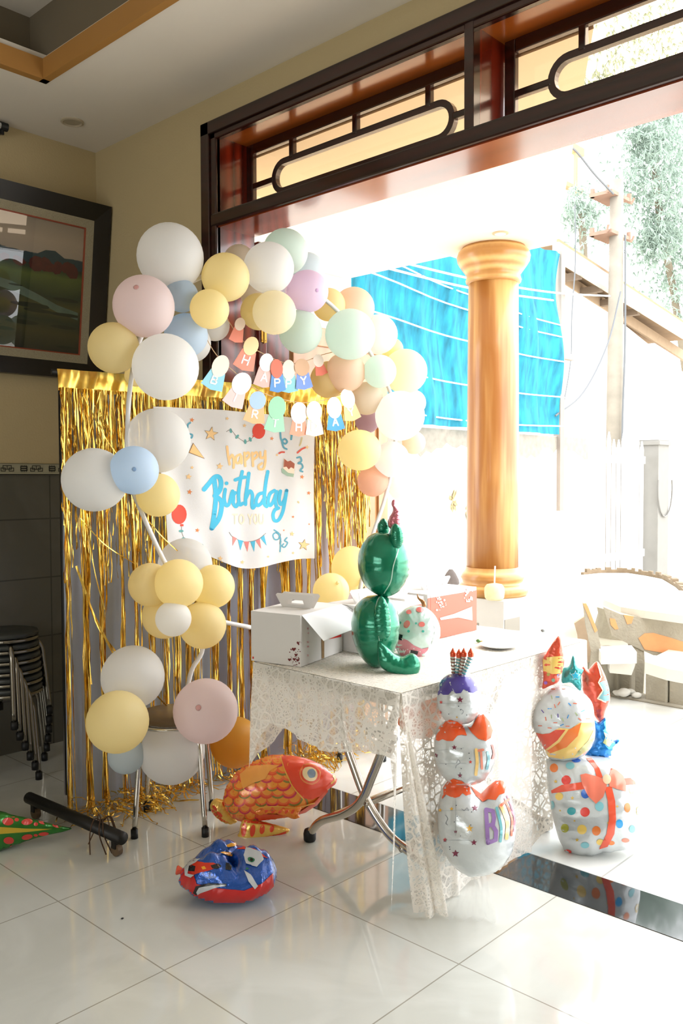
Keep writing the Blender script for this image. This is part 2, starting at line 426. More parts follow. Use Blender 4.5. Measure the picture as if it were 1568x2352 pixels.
# ============================================================ the room
XL, YF, HC = -4.27, 2.6, 3.19
XR, YB = 3.0, -3.5
M_floor = tile_mat('glossy_floor_tiles', '#cbccc5', '#cecfc9', '#9a968b', .6, .6, -2.044, 2.031, .09, coat=.25, mortar=.0022)
def struct(mb, name, m, smooth=False, **k): o = mb.build(name, m, None, smooth, **k); o['kind'] = 'structure'; return o
mb = MB(); mb.box((XL, YB, -.1), (XR, 2.7, 0))
fl = mb.build('floor', M_floor); fl['kind'] = 'structure'; fl.data.transform(Matrix.Translation(fl.location)); fl.location = (0, 0, 0); ORG[fl.name] = Vector()
M_gran = mat('black_polished_granite', '#14171a', .05, 0, .3, 60, coat=.5)
struct(MB().bbox((-3.3, 2.592, -.1), (1.2, 2.82, .002), .001), 'trim_1', M_gran)
# walls
M_left = tile_mat('grey_wall_tiles', '#605d53', '#646157', '#4c4942', .6, .31, 2.03-.33, .893-.31*3, .25, 'YZ', .004)
mb = MB(); mb.box((XL-.2, YB, 0), (XL, YF, 1.43)); o = mb.build('wall_left', M_left); o['kind'] = 'structure'
o.data.transform(Matrix.Translation(o.location)); o.location = (0, 0, 0); ORG[o.name] = Vector()
struct(MB().box((XL-.2, YB, 1.43), (XL, YF, HC+.3)), 'wall_left', M_paint)
mb = MB()
mb.box((XL-.2, YF, 0), (-3.322, YF+.22, HC+.3)); mb.box((-3.322, YF, 3.07), (1.16, YF+.22, HC+.3)); mb.box((1.16, YF, 0), (XR+.2, YF+.22, HC+.3))
struct(mb, 'wall_front', M_paint)
struct(MB().box((XR, YB, 0), (XR+.2, YF, HC+.3)), 'wall_right', M_paint)
mb = MB(); mb.box((XL-.2, YB-.2, 0), (XR+.2, YB, .75)); mb.box((XL-.2, YB-.2, 2.45), (XR+.2, YB, HC+.3))
mb.box((XL-.2, YB-.2, .75), (-2.8, YB, 2.45)); mb.box((.8, YB-.2, .75), (XR+.2, YB, 2.45))
struct(mb, 'wall_back', M_paint)
mb = MB()
for z in (.75, 2.4): mb.box((-2.8, YB-.12, z), (.8, YB-.04, z+.05))
for x in (-2.8, -1.62, -.42, .75): mb.box((x, YB-.12, .75), (x+.05, YB-.04, 2.45))
wn = struct(mb, 'fill_window_1', M_wood)  # unseen window, put in behind the camera so sky light fills the room
MB().box((-2.76, YB-.09, .78), (.76, YB-.08, 2.42)).build('fill_window_pane', glass_mat('clear_glass', (.97, .98, .97), .05), wn)
# ceiling with a raised tray
TX, TY = -3.68, 2.0
mb = MB(); mb.box((XL, TY, HC), (XR, YF, HC+.12)); mb.box((XL, YB, HC), (TX, TY, HC+.12)); mb.box((2.4, YB, HC), (XR, TY, HC+.12)); mb.box((TX, YB, HC), (2.4, -2.9, HC+.12))
struct(mb, 'ceiling', M_ceil)
struct(MB().box((XL-.2, YB-.2, HC+.34), (XR+.2, YF+.2, HC+.42)), 'ceiling', M_ceil)
M_tray = mat('ochre_tray_edge', '#a9793c', .6, 0, .05, 4)
mb = MB(); hb = .085
mb.box((TX-.01, TY-.035, HC-.004), (2.4, TY, HC+hb)); mb.box((TX-.01, -2.9, HC-.004), (TX+.03, TY, HC+hb))
mb.box((2.37, -2.9, HC-.004), (2.4, TY, HC+hb)); mb.box((TX, -2.93, HC-.004), (2.4, -2.9, HC+hb))
struct(mb, 'trim_2', M_tray)
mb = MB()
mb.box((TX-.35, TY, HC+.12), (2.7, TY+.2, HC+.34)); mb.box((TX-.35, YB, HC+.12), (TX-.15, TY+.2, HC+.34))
struct(mb, 'trim_3', mat('shade_painted_cove_lining', '#6e6350', .9, 0, .02))  # cove sides coloured dark, painting in the shade of the unlit gap
# border of the wall tiles: chain motif
M_bord = mat('border_tile_glaze', '#a29d85', .3, 0, .04); M_ink = mat('border_ink', '#1d1d1b', .4, 0, 0)
tr = struct(MB().box((XL-.01, -1.0, 1.43), (XL+.006, YF, 1.492)), 'trim_4', M_bord)
mb = MB(); X0 = XL+.0075
def wl(pts, w):
    for (y0, z0), (y1, z1) in zip(pts, pts[1:]):
        d = Vector((0, y1-y0, z1-z0)).normalized(); nrm = Vector((0, -d.z, d.y))*w/2; a = Vector((X0, y0, z0))-d*w/2; b = Vector((X0, y1, z1))+d*w/2
        mb.quad(a+nrm, b+nrm, b-nrm, a-nrm)
def rect(y0, z0, y1, z1, w=.0035): wl([(y0, z0), (y1, z0), (y1, z1), (y0, z1), (y0, z0)], w)
wl([(-1, 1.434), (YF, 1.434)], .006); wl([(-1, 1.491), (YF, 1.491)], .002)
y = 2.41
while y > .9:
    rect(y-.02, 1.452, y+.004, 1.468); rect(y-.03, 1.462, y-.008, 1.48)
    rect(y-.062, 1.452, y-.04, 1.468); rect(y-.052, 1.462, y-.03, 1.48) 
    rect(y-.115, 1.456, y-.082, 1.476, .005); wl([(y-.11, 1.466), (y-.087, 1.466)], .006)
    for k in range(4): wl([(y-.113+k*.009, 1.449), (y-.113+k*.009, 1.455)], .003); wl([(y-.113+k*.009, 1.477), (y-.113+k*.009, 1.483)], .003)
    y -= .1575
mb.build('border_motif', M_ink, tr)

# ============================================================ doorway frame with fretwork transom
XA, XB = -3.322, 1.16
dr = thing('door_1', (XA, YF, 0), kind='structure')
mb = MB()
mb.bbox((XA, YF-.022, 0), (-3.262, YF+.01, 3.072)); mb.bbox((XB-.06, YF-.022, 0), (XB, YF+.01, 3.072)); mb.bbox((XA, YF-.022, 3.012), (XB, YF+.01, 3.072))
mb.bbox((-3.264, YF-.012, 0), (-3.222, YF+.02, 3.03), .006); mb.bbox((-3.264, YF-.012, 2.985), (XB-.05, YF+.02, 3.03), .006)
mb.build('architrave', M_wood, dr)
mb = MB(); mb.box((-3.322, YF, 0), (-3.222, YF+.225, 3.07)); mb.box((XB-.1, YF, 0), (XB, YF+.225, 3.07)); mb.build('jamb', M_woodv, dr)
mb = MB(); mb.box((-3.222, YF, 3.0), (XB-.1, YF+.225, 3.06)); mb.build('head_lining', wood_mat('reflection_tinted_lining', '#7a3310', '#b5601f', .25, 'X', 2., .6), dr)  # orange of the light reflected on the soffit is put into this wood colour
mb = MB(); mb.box((-3.222, YF+.002, 2.58), (XB-.1, YF+.225, 2.604)); mb.build('header_board', M_woodu, dr)
mb = MB(); mb.bbox((-3.262, YF-.016, 2.585), (XB-.05, YF+.02, 2.646), .008); mb.build('header_rail', M_wood, dr)
bays = []; x = -3.222; BW, DV = 1.402, .04
for i in range(3):
    bays.append((x, x+BW-.005)); x += BW+DV
for i in (0, 1):
    xd = bays[i][1]
    mb = MB(); mb.bbox((xd, YF-.014, 2.64), (xd+.04, YF+.03, 3.02), .004); mb.build('mullion', M_wood, dr)
    mb = MB(); mb.box((xd+.004, YF+.02, 2.6), (xd+.036, YF+.22, 3.02)); mb.build('divider_panel', M_woodv, dr)
YT = 2.79
M_amber = glass_mat('amber_tinted_glass', (.98, .87, .74), .04)
def bar(mb, x0, z0, x1, z1): mb.bbox((min(x0, x1), YT-.014, min(z0, z1)), (max(x0, x1), YT+.014, max(z0, z1)), .004)
for (x0, x1) in bays:
    lz, hz = 2.604, 3.0; iz0, iz1 = 2.692, 2.952; ix0, ix1 = x0+.045, x1-.045
    mb = MB()
    for a in ((x0, lz, ix0, hz), (ix1, lz, x1, hz), (ix0, lz, ix1, iz0), (ix0, iz1, ix1, hz)): bar(mb, *a)
    fr = mb.build('fretwork_frame', M_wood, dr)
    mb = MB(); rx0, rx1 = ix0+.133, ix1-.133; rz0, rz1 = 2.722, 2.882; R_ = (rz1-rz0)/2; w = .027
    cz = (rz0+rz1)/2; path = []
    for k in range(13): t = PI/2+PI*k/12; path.append((rx0+R_+(R_-w/2)*math.cos(t), cz+(R_-w/2)*math.sin(t)))
    for k in range(13): t = -PI/2+PI*k/12; path.append((rx1-R_+(R_-w/2)*math.cos(t), cz+(R_-w/2)*math.sin(t)))
    n = len(path); V = []; F = []
    for i in range(n):
        a, b, c = path[i-1], path[i], path[(i+1) % n]; t = Vector((c[0]-a[0], 0, c[1]-a[1])).normalized(); nn = Vector((-t.z, 0, t.x))*w/2
        p = Vector((b[0], YT, b[1])); dy = Vector((0, .013, 0)); V += [p+nn-dy, p-nn-dy, p-nn+dy, p+nn+dy]
    for i in range(n):
        j = (i+1) % n
        for k in range(4): F.append((i*4+k, i*4+(k+1) % 4, j*4+(k+1) % 4, j*4+k))
    mb.add(V, F)
    sw = .013
    for xs in (rx0+.13, (rx0+rx1)/2, rx1-.13): bar(mb, xs-sw, rz1-.012, xs+sw, iz1+.005); bar(mb, xs-sw, iz0-.005, xs+sw, rz0+.012)
    bar(mb, ix0-.004, cz-sw, rx0+.012, cz+sw); bar(mb, rx1-.012, cz-sw, ix1+.004, cz+sw)
    mb.build('fretwork_ring', M_wood, fr)
    MB().box((x0+.01, YT+.002, lz+.01), (x1-.01, YT+.006, hz-.01)).build('transom_pane', M_amber, fr)

# folded door leaves behind the jamb
M_leaf = wood_mat('dark_red_leaf', '#4a0b06', '#6d140b', .25, 'Z', 2., .6)
M_leaf2 = wood_mat('tan_leaf', '#ad7a4c', '#b98557', .25, 'Z', 1.2, .5)
d2 = thing('door_2', (-3.2, 2.85, 0), kind='structure')
mb = MB(); mb.bbox((-3.245, 2.835, .01), (-3.205, 2.885, 2.56)); mb.bbox((-3.243, 2.88, 2.46), (-3.207, 3.05, 2.558)); mb.box((-3.235, 2.84, .02), (-3.215, 3.045, 2.5)); mb.build('door_leaf', M_leaf, d2)
mb = MB(); mb.box((-3.204, 2.848, 2.075), (-3.201, 2.882, 2.15)); mb.tube([(-3.2, 2.865, 2.07), (-3.2, 2.865, 2.155)], .004)
for yz in ((2.854, 2.085), (2.854, 2.14), (2.876, 2.085), (2.876, 2.14)): mb.tube([(-3.202, yz[0], yz[1]), (-3.1985, yz[0], yz[1])], .003, 6)
mb.build('hinge', mat('brass', '#b08b3f', .3, 1., .1), d2)
d3 = thing('door_3', (-3.23, 3.06, 0), kind='structure')
mb = MB(); mb.box((-3.245, 3.07, .02), (-3.215, 3.79, 2.19))
for a, b in (((-3.25, 3.06, .01), (-3.2, 3.14, 2.2)), ((-3.25, 3.72, .01), (-3.2, 3.8, 2.2)), ((-3.248, 3.13, 2.1), (-3.203, 3.73, 2.198)), ((-3.248, 3.13, .012), (-3.203, 3.73, .2))): mb.bbox(a, b)
mb.build('door_leaf', M_leaf2, d3)

# ============================================================ porch and yard
M_patio = tile_mat('pale_patio_tiles', '#dedfdc', '#e2e3e0', '#b3b3ad', .6, .6, -2.0, 2.83, .2)
o = MB().box((-5.5, 2.82, -.1), (3.5, 5.25, -.003)).build('floor', M_patio); o['kind'] = 'structure'
o.data.transform(Matrix.Translation(o.location)); o.location = (0, 0, 0); ORG[o.name] = Vector()
M_earth = mat('pale_sandy_ground', '#d5d0c4', .95, 0, .12, 3, .4, 12)
tag(MB().box((-30, 5.25, -.16), (25, 60, -.06)).build('ground', M_earth), kind='structure')
M_conc = mat('weathered_concrete', '#a29c8e', .9, 0, .18, 6, .4, 50)
mb = MB(); mb.bbox((-3.0, 5.26, -.1), (3.2, 5.42, .012), .01); tag(mb.build('garden_kerb', M_conc), 'grey concrete kerb running along the patio edge', 'kerb')
M_porch = mat('cream_porch_ceiling', '#f0e3cd', .8, 0, .02, 3)
mb = MB(); mb.prism([(-3.62, 2.82, 2.95), (-1.45, 2.82, 2.95), (-2.93, 5.2, 2.95), (-3.62, 5.2, 2.95)], (0, 0, .32)); struct(mb, 'ceiling', M_porch)
struct(MB().box((-5.54, 2.82, 3.27), (-3.62, 6.0, 3.4)), 'ceiling', M_porch)
mb = MB(); c = Vector((-3.05, 4.72, 2.95)); mb.lathe(c, [(.05, 0), (.05, -.006), (.042, -.008)], 20)
t = thing('recessed_light', c, 'small round recessed lamp in the white porch ceiling beside the column', 'ceiling light'); mb.build('trim_ring', mat('peach_ring', '#d9b596', .5, 0, 0), t)
MB().lathe(c, [(.036, -.0085), (.036, -.009)], 20).build('lens', M_white, t)
# wooden column on its tiled pedestal
M_col = wood_mat('golden_wood_grain', '#9c6229', '#dcae70', .4, 'Z', 1.6, .3, 5.)
M_col2 = wood_mat('golden_turned_wood', '#b07a3c', '#d8aa6a', .4, 'Z', 3., .3, 1.)
CX, CY = -3.285, 5.0
t = thing('porch_column', (CX, CY, .62), 'round golden wood grain column under the porch corner', 'column')
mb = MB(); mb.lathe((CX, CY, .62), [(.175, .18), (.174, .8), (.170, 1.6), (.166, 2.1)], 40); mb.build('shaft', M_col, t, True)
mb = MB(); mb.lathe((CX, CY, .62), [(.225, 0), (.24, .02), (.24, .05), (.215, .075), (.2, .08), (.205, .1), (.215, .12), (.2, .15), (.185, .165), (.178, .19)], 40); mb.build('base', M_col2, t, True)
mb = MB(); mb.lathe((CX, CY, .62), [(.17, 2.09), (.182, 2.1), (.186, 2.115), (.18, 2.13), (.178, 2.15), (.2, 2.18), (.222, 2.21), (.24, 2.24), (.245, 2.27), (.235, 2.3), (.21, 2.325), (.21, 2.33)], 40); mb.build('capital', M_col2, t, True)
t = thing('column_pedestal', (CX, CY, 0), 'square tiled pedestal in white and grey tiles under the wooden column', 'pedestal')
MB().box((CX-.25, CY-.25, 0), (CX+.25, CY+.25, .62)).build('block', mat('pedestal_tile', '#c4c1bb', .4, 0, .04), t)
M_mos = mat('grey_mosaic', '#8d877c', .4, 0, .05)
for i, zz in enumerate((.33, .12)):
    MB().box((CX+.25, CY-.24+.2*i, zz), (CX+.254, CY-.06+.2*i, zz+.17)).build('mosaic_tile', M_mos, t); MB().box((CX-.12+.1*i, CY-.254, zz), (CX+.06+.1*i, CY-.25, zz+.13)).build('mosaic_tile', M_mos, t)
P = atY(1135, 1383, 4.78); P.z = .62
t = thing('coconut', P, 'pale trimmed coconut with a straw on the column pedestal', 'coconut')
mb = MB(); mb.lathe(P, [(.05, 0), (.062, .015), (.066, .05), (.064, .08), (.05, .1), (.02, .107)], 20); mb.build('husk', mat('coconut_husk', '#e3cfa3', .8, 0, .15, 30), t, True)
MB().tube([P+Vector((0, 0, .1)), P+Vector((.004, 0, .22))], .005, 8).build('straw', mat('straw', '#d8dde3', .4, 0, 0), t)
# boundary wall, net, gate
XW = -5.54
M_wallw = mat('whitewashed_wall', '#e9e6df', .9, 0, .04, 4)
t = tag(thing('boundary_wall', (XW, 8, 0)), 'long whitewashed boundary wall beside the yard, stained grey along its top', 'wall')
MB().box((XW-.15, 2.9, -.1), (XW, 10.72, 1.94)).build('wall_face', M_wallw, t)
mb = MB(); random.seed(3); y = 6.2
poly = [(XW+.003, 6.2, 1.93)]
while y < 10.7: poly.append((XW+.003, y, 1.93-.16-.1*random.random()-.06*math.sin(y*3))); y += .09
poly.append((XW+.003, 10.72, 1.93)); 
for a, b in zip(poly[1:-1], poly[2:-1]): mb.quad(a, b, (b[0], b[1], 1.935), (a[0], a[1], 1.935))
mb.build('mould_stain', mat('mould_stain', '#8a847a', .95, 0, .3, 14), t)
tag(MB().box((XW-.3, 3.0, 0), (XW-.02, 6.07, 3.9)).build('side_house_wall', M_wallw), 'plain white side wall rising left of the blue net', 'wall')
# blue construction net
M_net, N, L, b = node_mat('blue_net')
tc = N.new('ShaderNodeTexCoord'); no = N.new('ShaderNodeTexNoise'); no.inputs['Scale'].default_value = 3; no.inputs['Detail'].default_value = 9
mp = N.new('ShaderNodeMapping'); mp.inputs['Scale'].default_value = (1, 5, 1.2); L.new(tc.outputs['Object'], mp.inputs[0]); L.new(mp.outputs[0], no.inputs[0])
cr = N.new('ShaderNodeValToRGB'); cr.color_ramp.elements[0].position = .3; cr.color_ramp.elements[0].color = lin('#055d72'); cr.color_ramp.elements[1].position = .75; cr.color_ramp.elements[1].color = lin('#1c93ad')
L.new(no.outputs['Fac'], cr.inputs[0]); L.new(cr.outputs[0], b.inputs['Base Color']); b.inputs['Roughness'].default_value = .8
t = thing('blue_net', (XW, 8, 1.95), 'cyan blue mesh net hung above the boundary wall behind the column', 'net')
V = []; F = []; ny, nz = 60, 36; y0, y1 = 6.09, 9.86
for j in range(nz+1):
    for i in range(ny+1):
        a, c_ = i/ny, j/nz; y = y0+(y1-y0)*a; z = 1.96+2.25*c_
        V.append((XW+.03+.03*math.sin(y*9+c_*2)+.02*math.sin(y*23+c_*5)+.04*math.sin(c_*9+y), y+.03*math.sin(c_*7), z))
F = [(j*(ny+1)+i, j*(ny+1)+i+1, (j+1)*(ny+1)+i+1, (j+1)*(ny+1)+i) for j in range(nz) for i in range(ny)]
mesh('mesh_sheet', V, F, M_net, t, True)
M_cord = mat('pale_cord', '#d9e6e6', .6, 0, 0)
for z0, z1 in ((3.55, 3.3), (3.36, 3.16), (3.0, 2.86), (2.5, 2.42), (2.1, 2.06)):
    pts = [(XW+.09+.02*math.sin(k), y0+(y1-y0)*k/14, z0+(z1-z0)*k/14-.05*math.sin(PI*k/14)) for k in range(15)]
    MB().tube(pts, .009, 5).build('cord', M_cord, t)
t = thing('net_post', (XW, 9.92, 0), 'pale timber post with a short arm at the right edge of the blue net', 'post')
MB().bbox((XW-.05, 9.88, 1.0), (XW+.05, 9.98, 4.25)).build('post', mat('pale_timber', '#8a7f76', .8, 0, .1), t)
MB().bbox((XW-.03, 9.9, 2.92), (XW+.03, 10.25, 3.0)).build('arm', MATS['pale_timber'], t)
M_dry = mat('dry_orchid', '#a08e68', .9, 0, .3, 20)
for k, (u, v, s) in enumerate(((1040, 1150, .15), (1073, 1172, .12))):
    P = atX(u, v, XW+.01); mb = MB(); random.seed(k+40)
    for i in range(26):
        a = random.uniform(0, 2*PI); d = Vector((.25*random.random(), math.cos(a)*.45, math.sin(a)))*s*random.uniform(.5, 1.2); q = P+d
        mb.add([P, P.lerp(q, .5)+Vector((0, .02, .01)), q, P.lerp(q, .5)-Vector((0, .02, .01))], [(0, 1, 2, 3)])
    tag(mb.build('hanging_plant', M_dry), ('dried beige plant hung on the white wall, left and higher of two', 'dried beige plant hung on the white wall, right beside the column')[k], 'plant')
P = atX(1035, 1345, XW+.4); mb = MB(); mb.lathe((P.x, P.y, 0), [(.07, 0), (.09, .1), (.1, .28), (.08, .4), (.05, .46), (.02, .5)], 12)
tag(mb.build('dark_stone', mat('dark_stone', '#5d5450', .9, 0, .3, 20), None, True), 'dark pointed stone by the white wall behind the red box', 'stone')
# gate
M_gate = mat('white_gate_paint', '#c9c9c6', .5, 0, .03)
t = thing('yard_gate', (XW, 11.6, 0), 'white metal bar gate with pointed tops beside the boundary wall', 'gate')
mb = MB()
for z in (.25, 1.62): MB().bbox((XW-.03, 10.8, z), (XW-.002, 12.5, z+.11)).build('rail', M_gate, t)
y = 10.84; k = 0
while y < 12.45:
    mb = MB(); h = 1.95 if k % 3 else 2.05
    mb.prism([(XW, y-.045, -.06), (XW, y+.045, -.06), (XW, y+.045, h-.12), (XW, y, h), (XW, y-.045, h-.12)], (.02, 0, 0)); mb.build('picket', M_gate, t); y += .15; k += 1
t = thing('gate_post', (XW, 12.8, 0), 'grey white square gate post with a coil of wire round it', 'post')
mb = MB(); mb.bbox((XW-.15, 12.6, -.06), (XW+.15, 12.98, 1.98)); mb.bbox((XW-.18, 12.57, 1.9), (XW+.18, 13.01, 1.96)); mb.build('pillar', mat('pillar_grey', '#7d7b76', .9, 0, .08), t)
mb = MB(); mb.tube([(XW+.17, 12.8+.26*math.cos(a/10*PI), 1.25-.42*math.sin(a/10*PI)) for a in range(-1, 12)], .012, 6); mb.build('wire', mat('wire_grey', '#6a6864', .5, 0, 0), t)
# utility pole
PX, PY = -5.98, 12.39
t = thing('utility_pole', (PX, PY, 0), 'weathered concrete utility pole with insulators rising behind the gate', 'utility pole')
M_pole = mat('grey_pole', '#857e72', .9, 0, .3, 5)
mb = MB(); mb.tube([(PX, PY, -.1), (PX+.04, PY-.08, 5.81)], .14, 12, radii=[.14, .095]); mb.build('pole', M_pole, t, True)
M_rust = mat('rusty_iron', '#8d7262', .8, .2, .2)
for z in (5.56, 4.99):
    mb = MB(); mb.box((PX-.25, PY-.36, z), (PX+.1, PY+.22, z+.05)); mb.tube([(PX-.22, PY-.33, z), (PX-.22, PY-.33, z+.12)], .035, 8); mb.tube([(PX+.08, PY+.25, z), (PX+.08, PY+.25, z+.12)], .035, 8)
    for s in (-1, 1): mb.tube([(PX, PY+s*.1, z+.03), (PX+.05, PY+s*.4, z+.02), (PX+.08, PY+s*.42, z+.1)], .018, 6)
    mb.build('insulator_bracket', M_rust, t)
M_wire = mat('dark_wire', '#5a5d60', .6, 0, 0)
def wire(name, pts, r, lab, m=None): tag(MB().tube(spline(pts, 6), r, 5).build(name, m or M_wire), lab, 'wire')
wire('cable', [(PX+.16, PY-.04, 5.0), (PX+.2, PY-.1, 3.4), (PX+.17, PY-.1, 2.0), (PX+.2, PY-.1, 0)], .015, 'dark cable running down the right side of the utility pole')
wire('cable', [atX(1408, 445, PX+.3), atX(1365, 400, PX+.3), atX(1325, 350, PX+.3), atX(1300, 330, PX+.3)], .015, 'thin wire sloping up left from the top of the utility pole')
wire('cable', [atX(1425, 670, PX+.2), atX(1395, 790, -5.7), atX(1340, 900, -5.6), atX(1275, 955, -5.5)], .012, 'loose grey cable sagging from the pole down to the net post')
wire('cable', [atX(1320, 470, -6), atX(1321, 600, -6), atX(1313, 720, -6), atX(1310, 830, -6), atX(1288, 960, -6)], .009, 'thin grey cable hanging down in front of the neighbour house')
wire('rope', [atX(815, 575, -5.3), atX(1080, 640, -5.3), atX(1270, 672, -5.4), atX(1400, 680, -5.8)], .012, 'upper pale rope stretched across the blue net towards the pole', M_cord)
wire('rope', [atX(815, 597, -5.3), atX(1080, 662, -5.3), atX(1270, 690, -5.4)], .012, 'lower pale rope stretched across the blue net', M_cord)
# neighbour house
t = thing('neighbour_house', (-7.5, 14, 0), 'white house with a sloping lean-to roof behind the utility pole', 'house')
XN = -6.6
a, b_ = atX(1283, 625, XN), atX(1600, 880, XN)
mb = MB(); mb.prism([(XN, a.y, -.1), (XN, b_.y, -.1), (XN, b_.y, b_.z), (XN, a.y, a.z)], (-5, 0, 0)); mb.build('gable_wall', mat('house_render', '#e5ddd2', .9, 0, .05), t)
a1, a2 = atX(1283, 555, XN+.45), atX(1620, 775, XN+.45)
mb = MB(); dz = Vector((0, 0, .22)); mb.prism([a1, a2, a2-dz, a1-dz], (-.1, 0, 0)); mb.build('fascia', mat('fascia_white', '#b9b2a8', .8, 0, .05), t)
mb = MB(); mb.prism([a1+Vector((0, 0, .04)), a2+Vector((0, 0, .04)), a2, a1], (-6, 0, 0)); mb.build('roof_sheet', mat('roof_brown', '#8d7458', .9, 0, .2), t)
a3, a4 = atX(1290, 620, XN+.02), atX(1620, 838, XN+.02); MB().prism([a3, a4, a4-dz*.8, a3-dz*.8], (-.05, 0, 0)).build('wall_plate', mat('dusty_timber', '#a08a72', .9, 0, .15), t)
for k in range(5):
    q = a1.lerp(a2, (k*1.1+.25)/9)-Vector((0, 0, .2)); MB().box((q.x-.5, q.y-.05, q.z-.06), (q.x-.1, q.y+.05, q.z+.04)).build('rafter', mat('dark_rafter', '#6a5a4a', .9, 0, .2), t)
a, b_ = atX(1268, 420, -14), atX(1320, 500, -14)
t = thing('far_house', (-14, a.y, 0), 'faint upper storey of a far house left of the utility pole', 'house')
mb = MB(); mb.box((-17, a.y, -.1), (-14, b_.y, a.z)); mb.build('wall', M_wallw, t)
mb = MB(); mb.box((-17.2, a.y-.3, a.z), (-13.8, b_.y+.2, a.z+.15)); c_ = atX(1325, 350, -14); mb.box((-14.2, c_.y-.6, c_.z), (-14, c_.y+.5, c_.z+.25)); mb.box((-14.1, c_.y-.05, a.z), (-14, c_.y+.05, c_.z)); mb.build('balcony', mat('peach_balcony', '#d79a70', .8, 0, .1), t)
# trees
M_leafg = mat('grey_green_needles', '#8c9c90', .9, 0, .25, 2, trans=.3)
M_bark = mat('tree_bark', '#6d6455', .95, 0, .2)
def tree(label, spots, trunk, n):
    t = thing('casuarina_tree', (trunk[0].x, trunk[0].y, 0), label, 'tree')
    MB().tube(spline(trunk, 5), .12, 8).build('trunk', M_bark, t)
    V = []; F = []
    for (P, s) in spots:
        for i in range(n):
            c = P+Vector((random.gauss(0, .45), random.gauss(0, .45), random.gauss(0, .5)))*s
            for j in range(6):
                d = Vector((random.gauss(0, .5), random.gauss(0, .5), random.gauss(-.5, .5))).normalized()*random.uniform(.1, .26); w = d.orthogonal().normalized()*.022
                k = len(V); V += [c-w, c+w, c+d+w*.3, c+d-w*.3]; F.append((k, k+1, k+2, k+3))
    f = mesh('foliage', V, F, M_leafg, t); f['kind'] = 'stuff'
random.seed(11)
XT = -11.5
tree('tall grey green feathery tree right of the utility pole', [(atX(u, v, XT), s) for u, v, s in ((1500, 350, 1.2), (1520, 450, 1.4), (1480, 430, 1.0), (1545, 400, 1.2), (1510, 280, .9), (1475, 320, .7), (1555, 560, 1.0), (1520, 520, .8), (1550, 660, 1.2), (1500, 560, .6), (1570, 300, 1.2))],
     [atX(1580, 900, XT), atX(1548, 680, XT), atX(1525, 560, XT), atX(1512, 470, XT), atX(1500, 350, XT)], 240)
tree('small faint tree showing left of the utility pole above the roof', [(atX(u, v, -13), s) for u, v, s in ((1340, 520, .9), (1325, 470, .6), (1350, 490, .6), (1560, 120, 1.2), (1500, 60, 1.4), (1420, 100, 1.2), (1380, 190, .8))],
     [atX(1342, 620, -13), atX(1338, 540, -13), atX(1335, 480, -13)], 90)
# concrete garden furniture
M_cb = mat('grey_garden_concrete', '#a29b8b', .95, 0, .2, 12, .5, 60); M_or = mat('orange_painted_panel', '#dd9a68', .85, 0, .15, 12)
M_top = mat('pale_terrazzo', '#d9d5cb', .6, 0, .05)
zt = .5
t = thing('garden_table', (-2.3, 6.0, -.06), 'concrete garden table with orange panels in its apron and a pale top', 'table')
fe = [atZ(u, v, zt) for u, v in ((1385, 1393), (1425, 1411), (1480, 1420), (1530, 1427), (1600, 1437))]
bk_ = [p+Vector((-.25, 1.15, 0)) for p in fe]
bk_[0] += Vector((.1, -.5, 0))
MB().prism(fe+bk_[::-1], (0, 0, .05)).build('table_top', M_top, t)
n_ = Vector((.5, -.86, 0))
def apr(pxs, off, m, nm, th=.05):
    MB().prism([atP(u, v, fe[2]+n_*off, n_) for u, v in pxs], -n_*th).build(nm, m, t)
apr([(1385, 1394), (1425, 1411), (1480, 1420), (1600, 1437), (1600, 1515), (1500, 1505), (1466, 1490), (1405, 1460)], -.02, M_cb, 'apron', .08)
apr([(1400, 1420), (1412, 1422), (1420, 1445), (1412, 1446), (1402, 1435)], -.016, M_or, 'orange_panel', .005)
apr([(1432, 1412), (1455, 1416), (1450, 1432), (1440, 1434)], -.016, M_or, 'orange_panel', .005)
apr([(1466, 1466), (1480, 1455), (1500, 1454), (1540, 1465), (1600, 1485), (1600, 1513), (1480, 1492)], -.016, M_or, 'orange_panel', .005)
apr([(1444, 1475), (1478, 1485), (1480, 1520), (1476, 1600), (1454, 1600), (1456, 1540)], -.03, M_cb, 'leg', .16)
def slab_seat(label, tops, zs, legs, m, hgt=.07, grp=None):
    P = [atZ(u, v, zs) for u, v in tops]; c = sum(P, Vector())/len(P)
    t = thing('garden_bench', (c.x, c.y, -.06), label, 'bench'); MB().prism(P, (0, 0, -hgt)).build('seat', m, t)
    for u, v in legs:
        q = atZ(u, v, zs-.05); MB().bbox((q.x-.07, q.y-.09, -.06), (q.x+.07, q.y+.09, zs-hgt), .01).build('leg', M_cb, t)
    return t
slab_seat('low concrete stool with a pale seat in front of the orange panelled table', [(1480, 1520), (1535, 1492), (1590, 1500), (1600, 1548), (1530, 1535)], .3, [(1520, 1518), (1575, 1525)], M_top)
slab_seat('low dark concrete bench seat under the far left end of the garden table', [(1395, 1510), (1440, 1495), (1460, 1500), (1450, 1525), (1400, 1520)], .26, [(1410, 1512), (1445, 1512)], M_top)
t = slab_seat('concrete armchair bench with a painted backrest left of the garden table', [(1372, 1485), (1450, 1482), (1462, 1498), (1380, 1500)], .33, [(1385, 1492), (1440, 1490)], M_top)
pp = atZ(1372, 1490, .33)
def plate(pxs, P, n, m, nm, th, tt): MB().prism([atP(u, v, P, n) for u, v in pxs], -n*th).build(nm, m, tt)
plate([(1338, 1385), (1350, 1392), (1372, 1450), (1380, 1490), (1372, 1560), (1352, 1560), (1358, 1500), (1345, 1440)], pp, n_, M_cb, 'leg', .09, t)
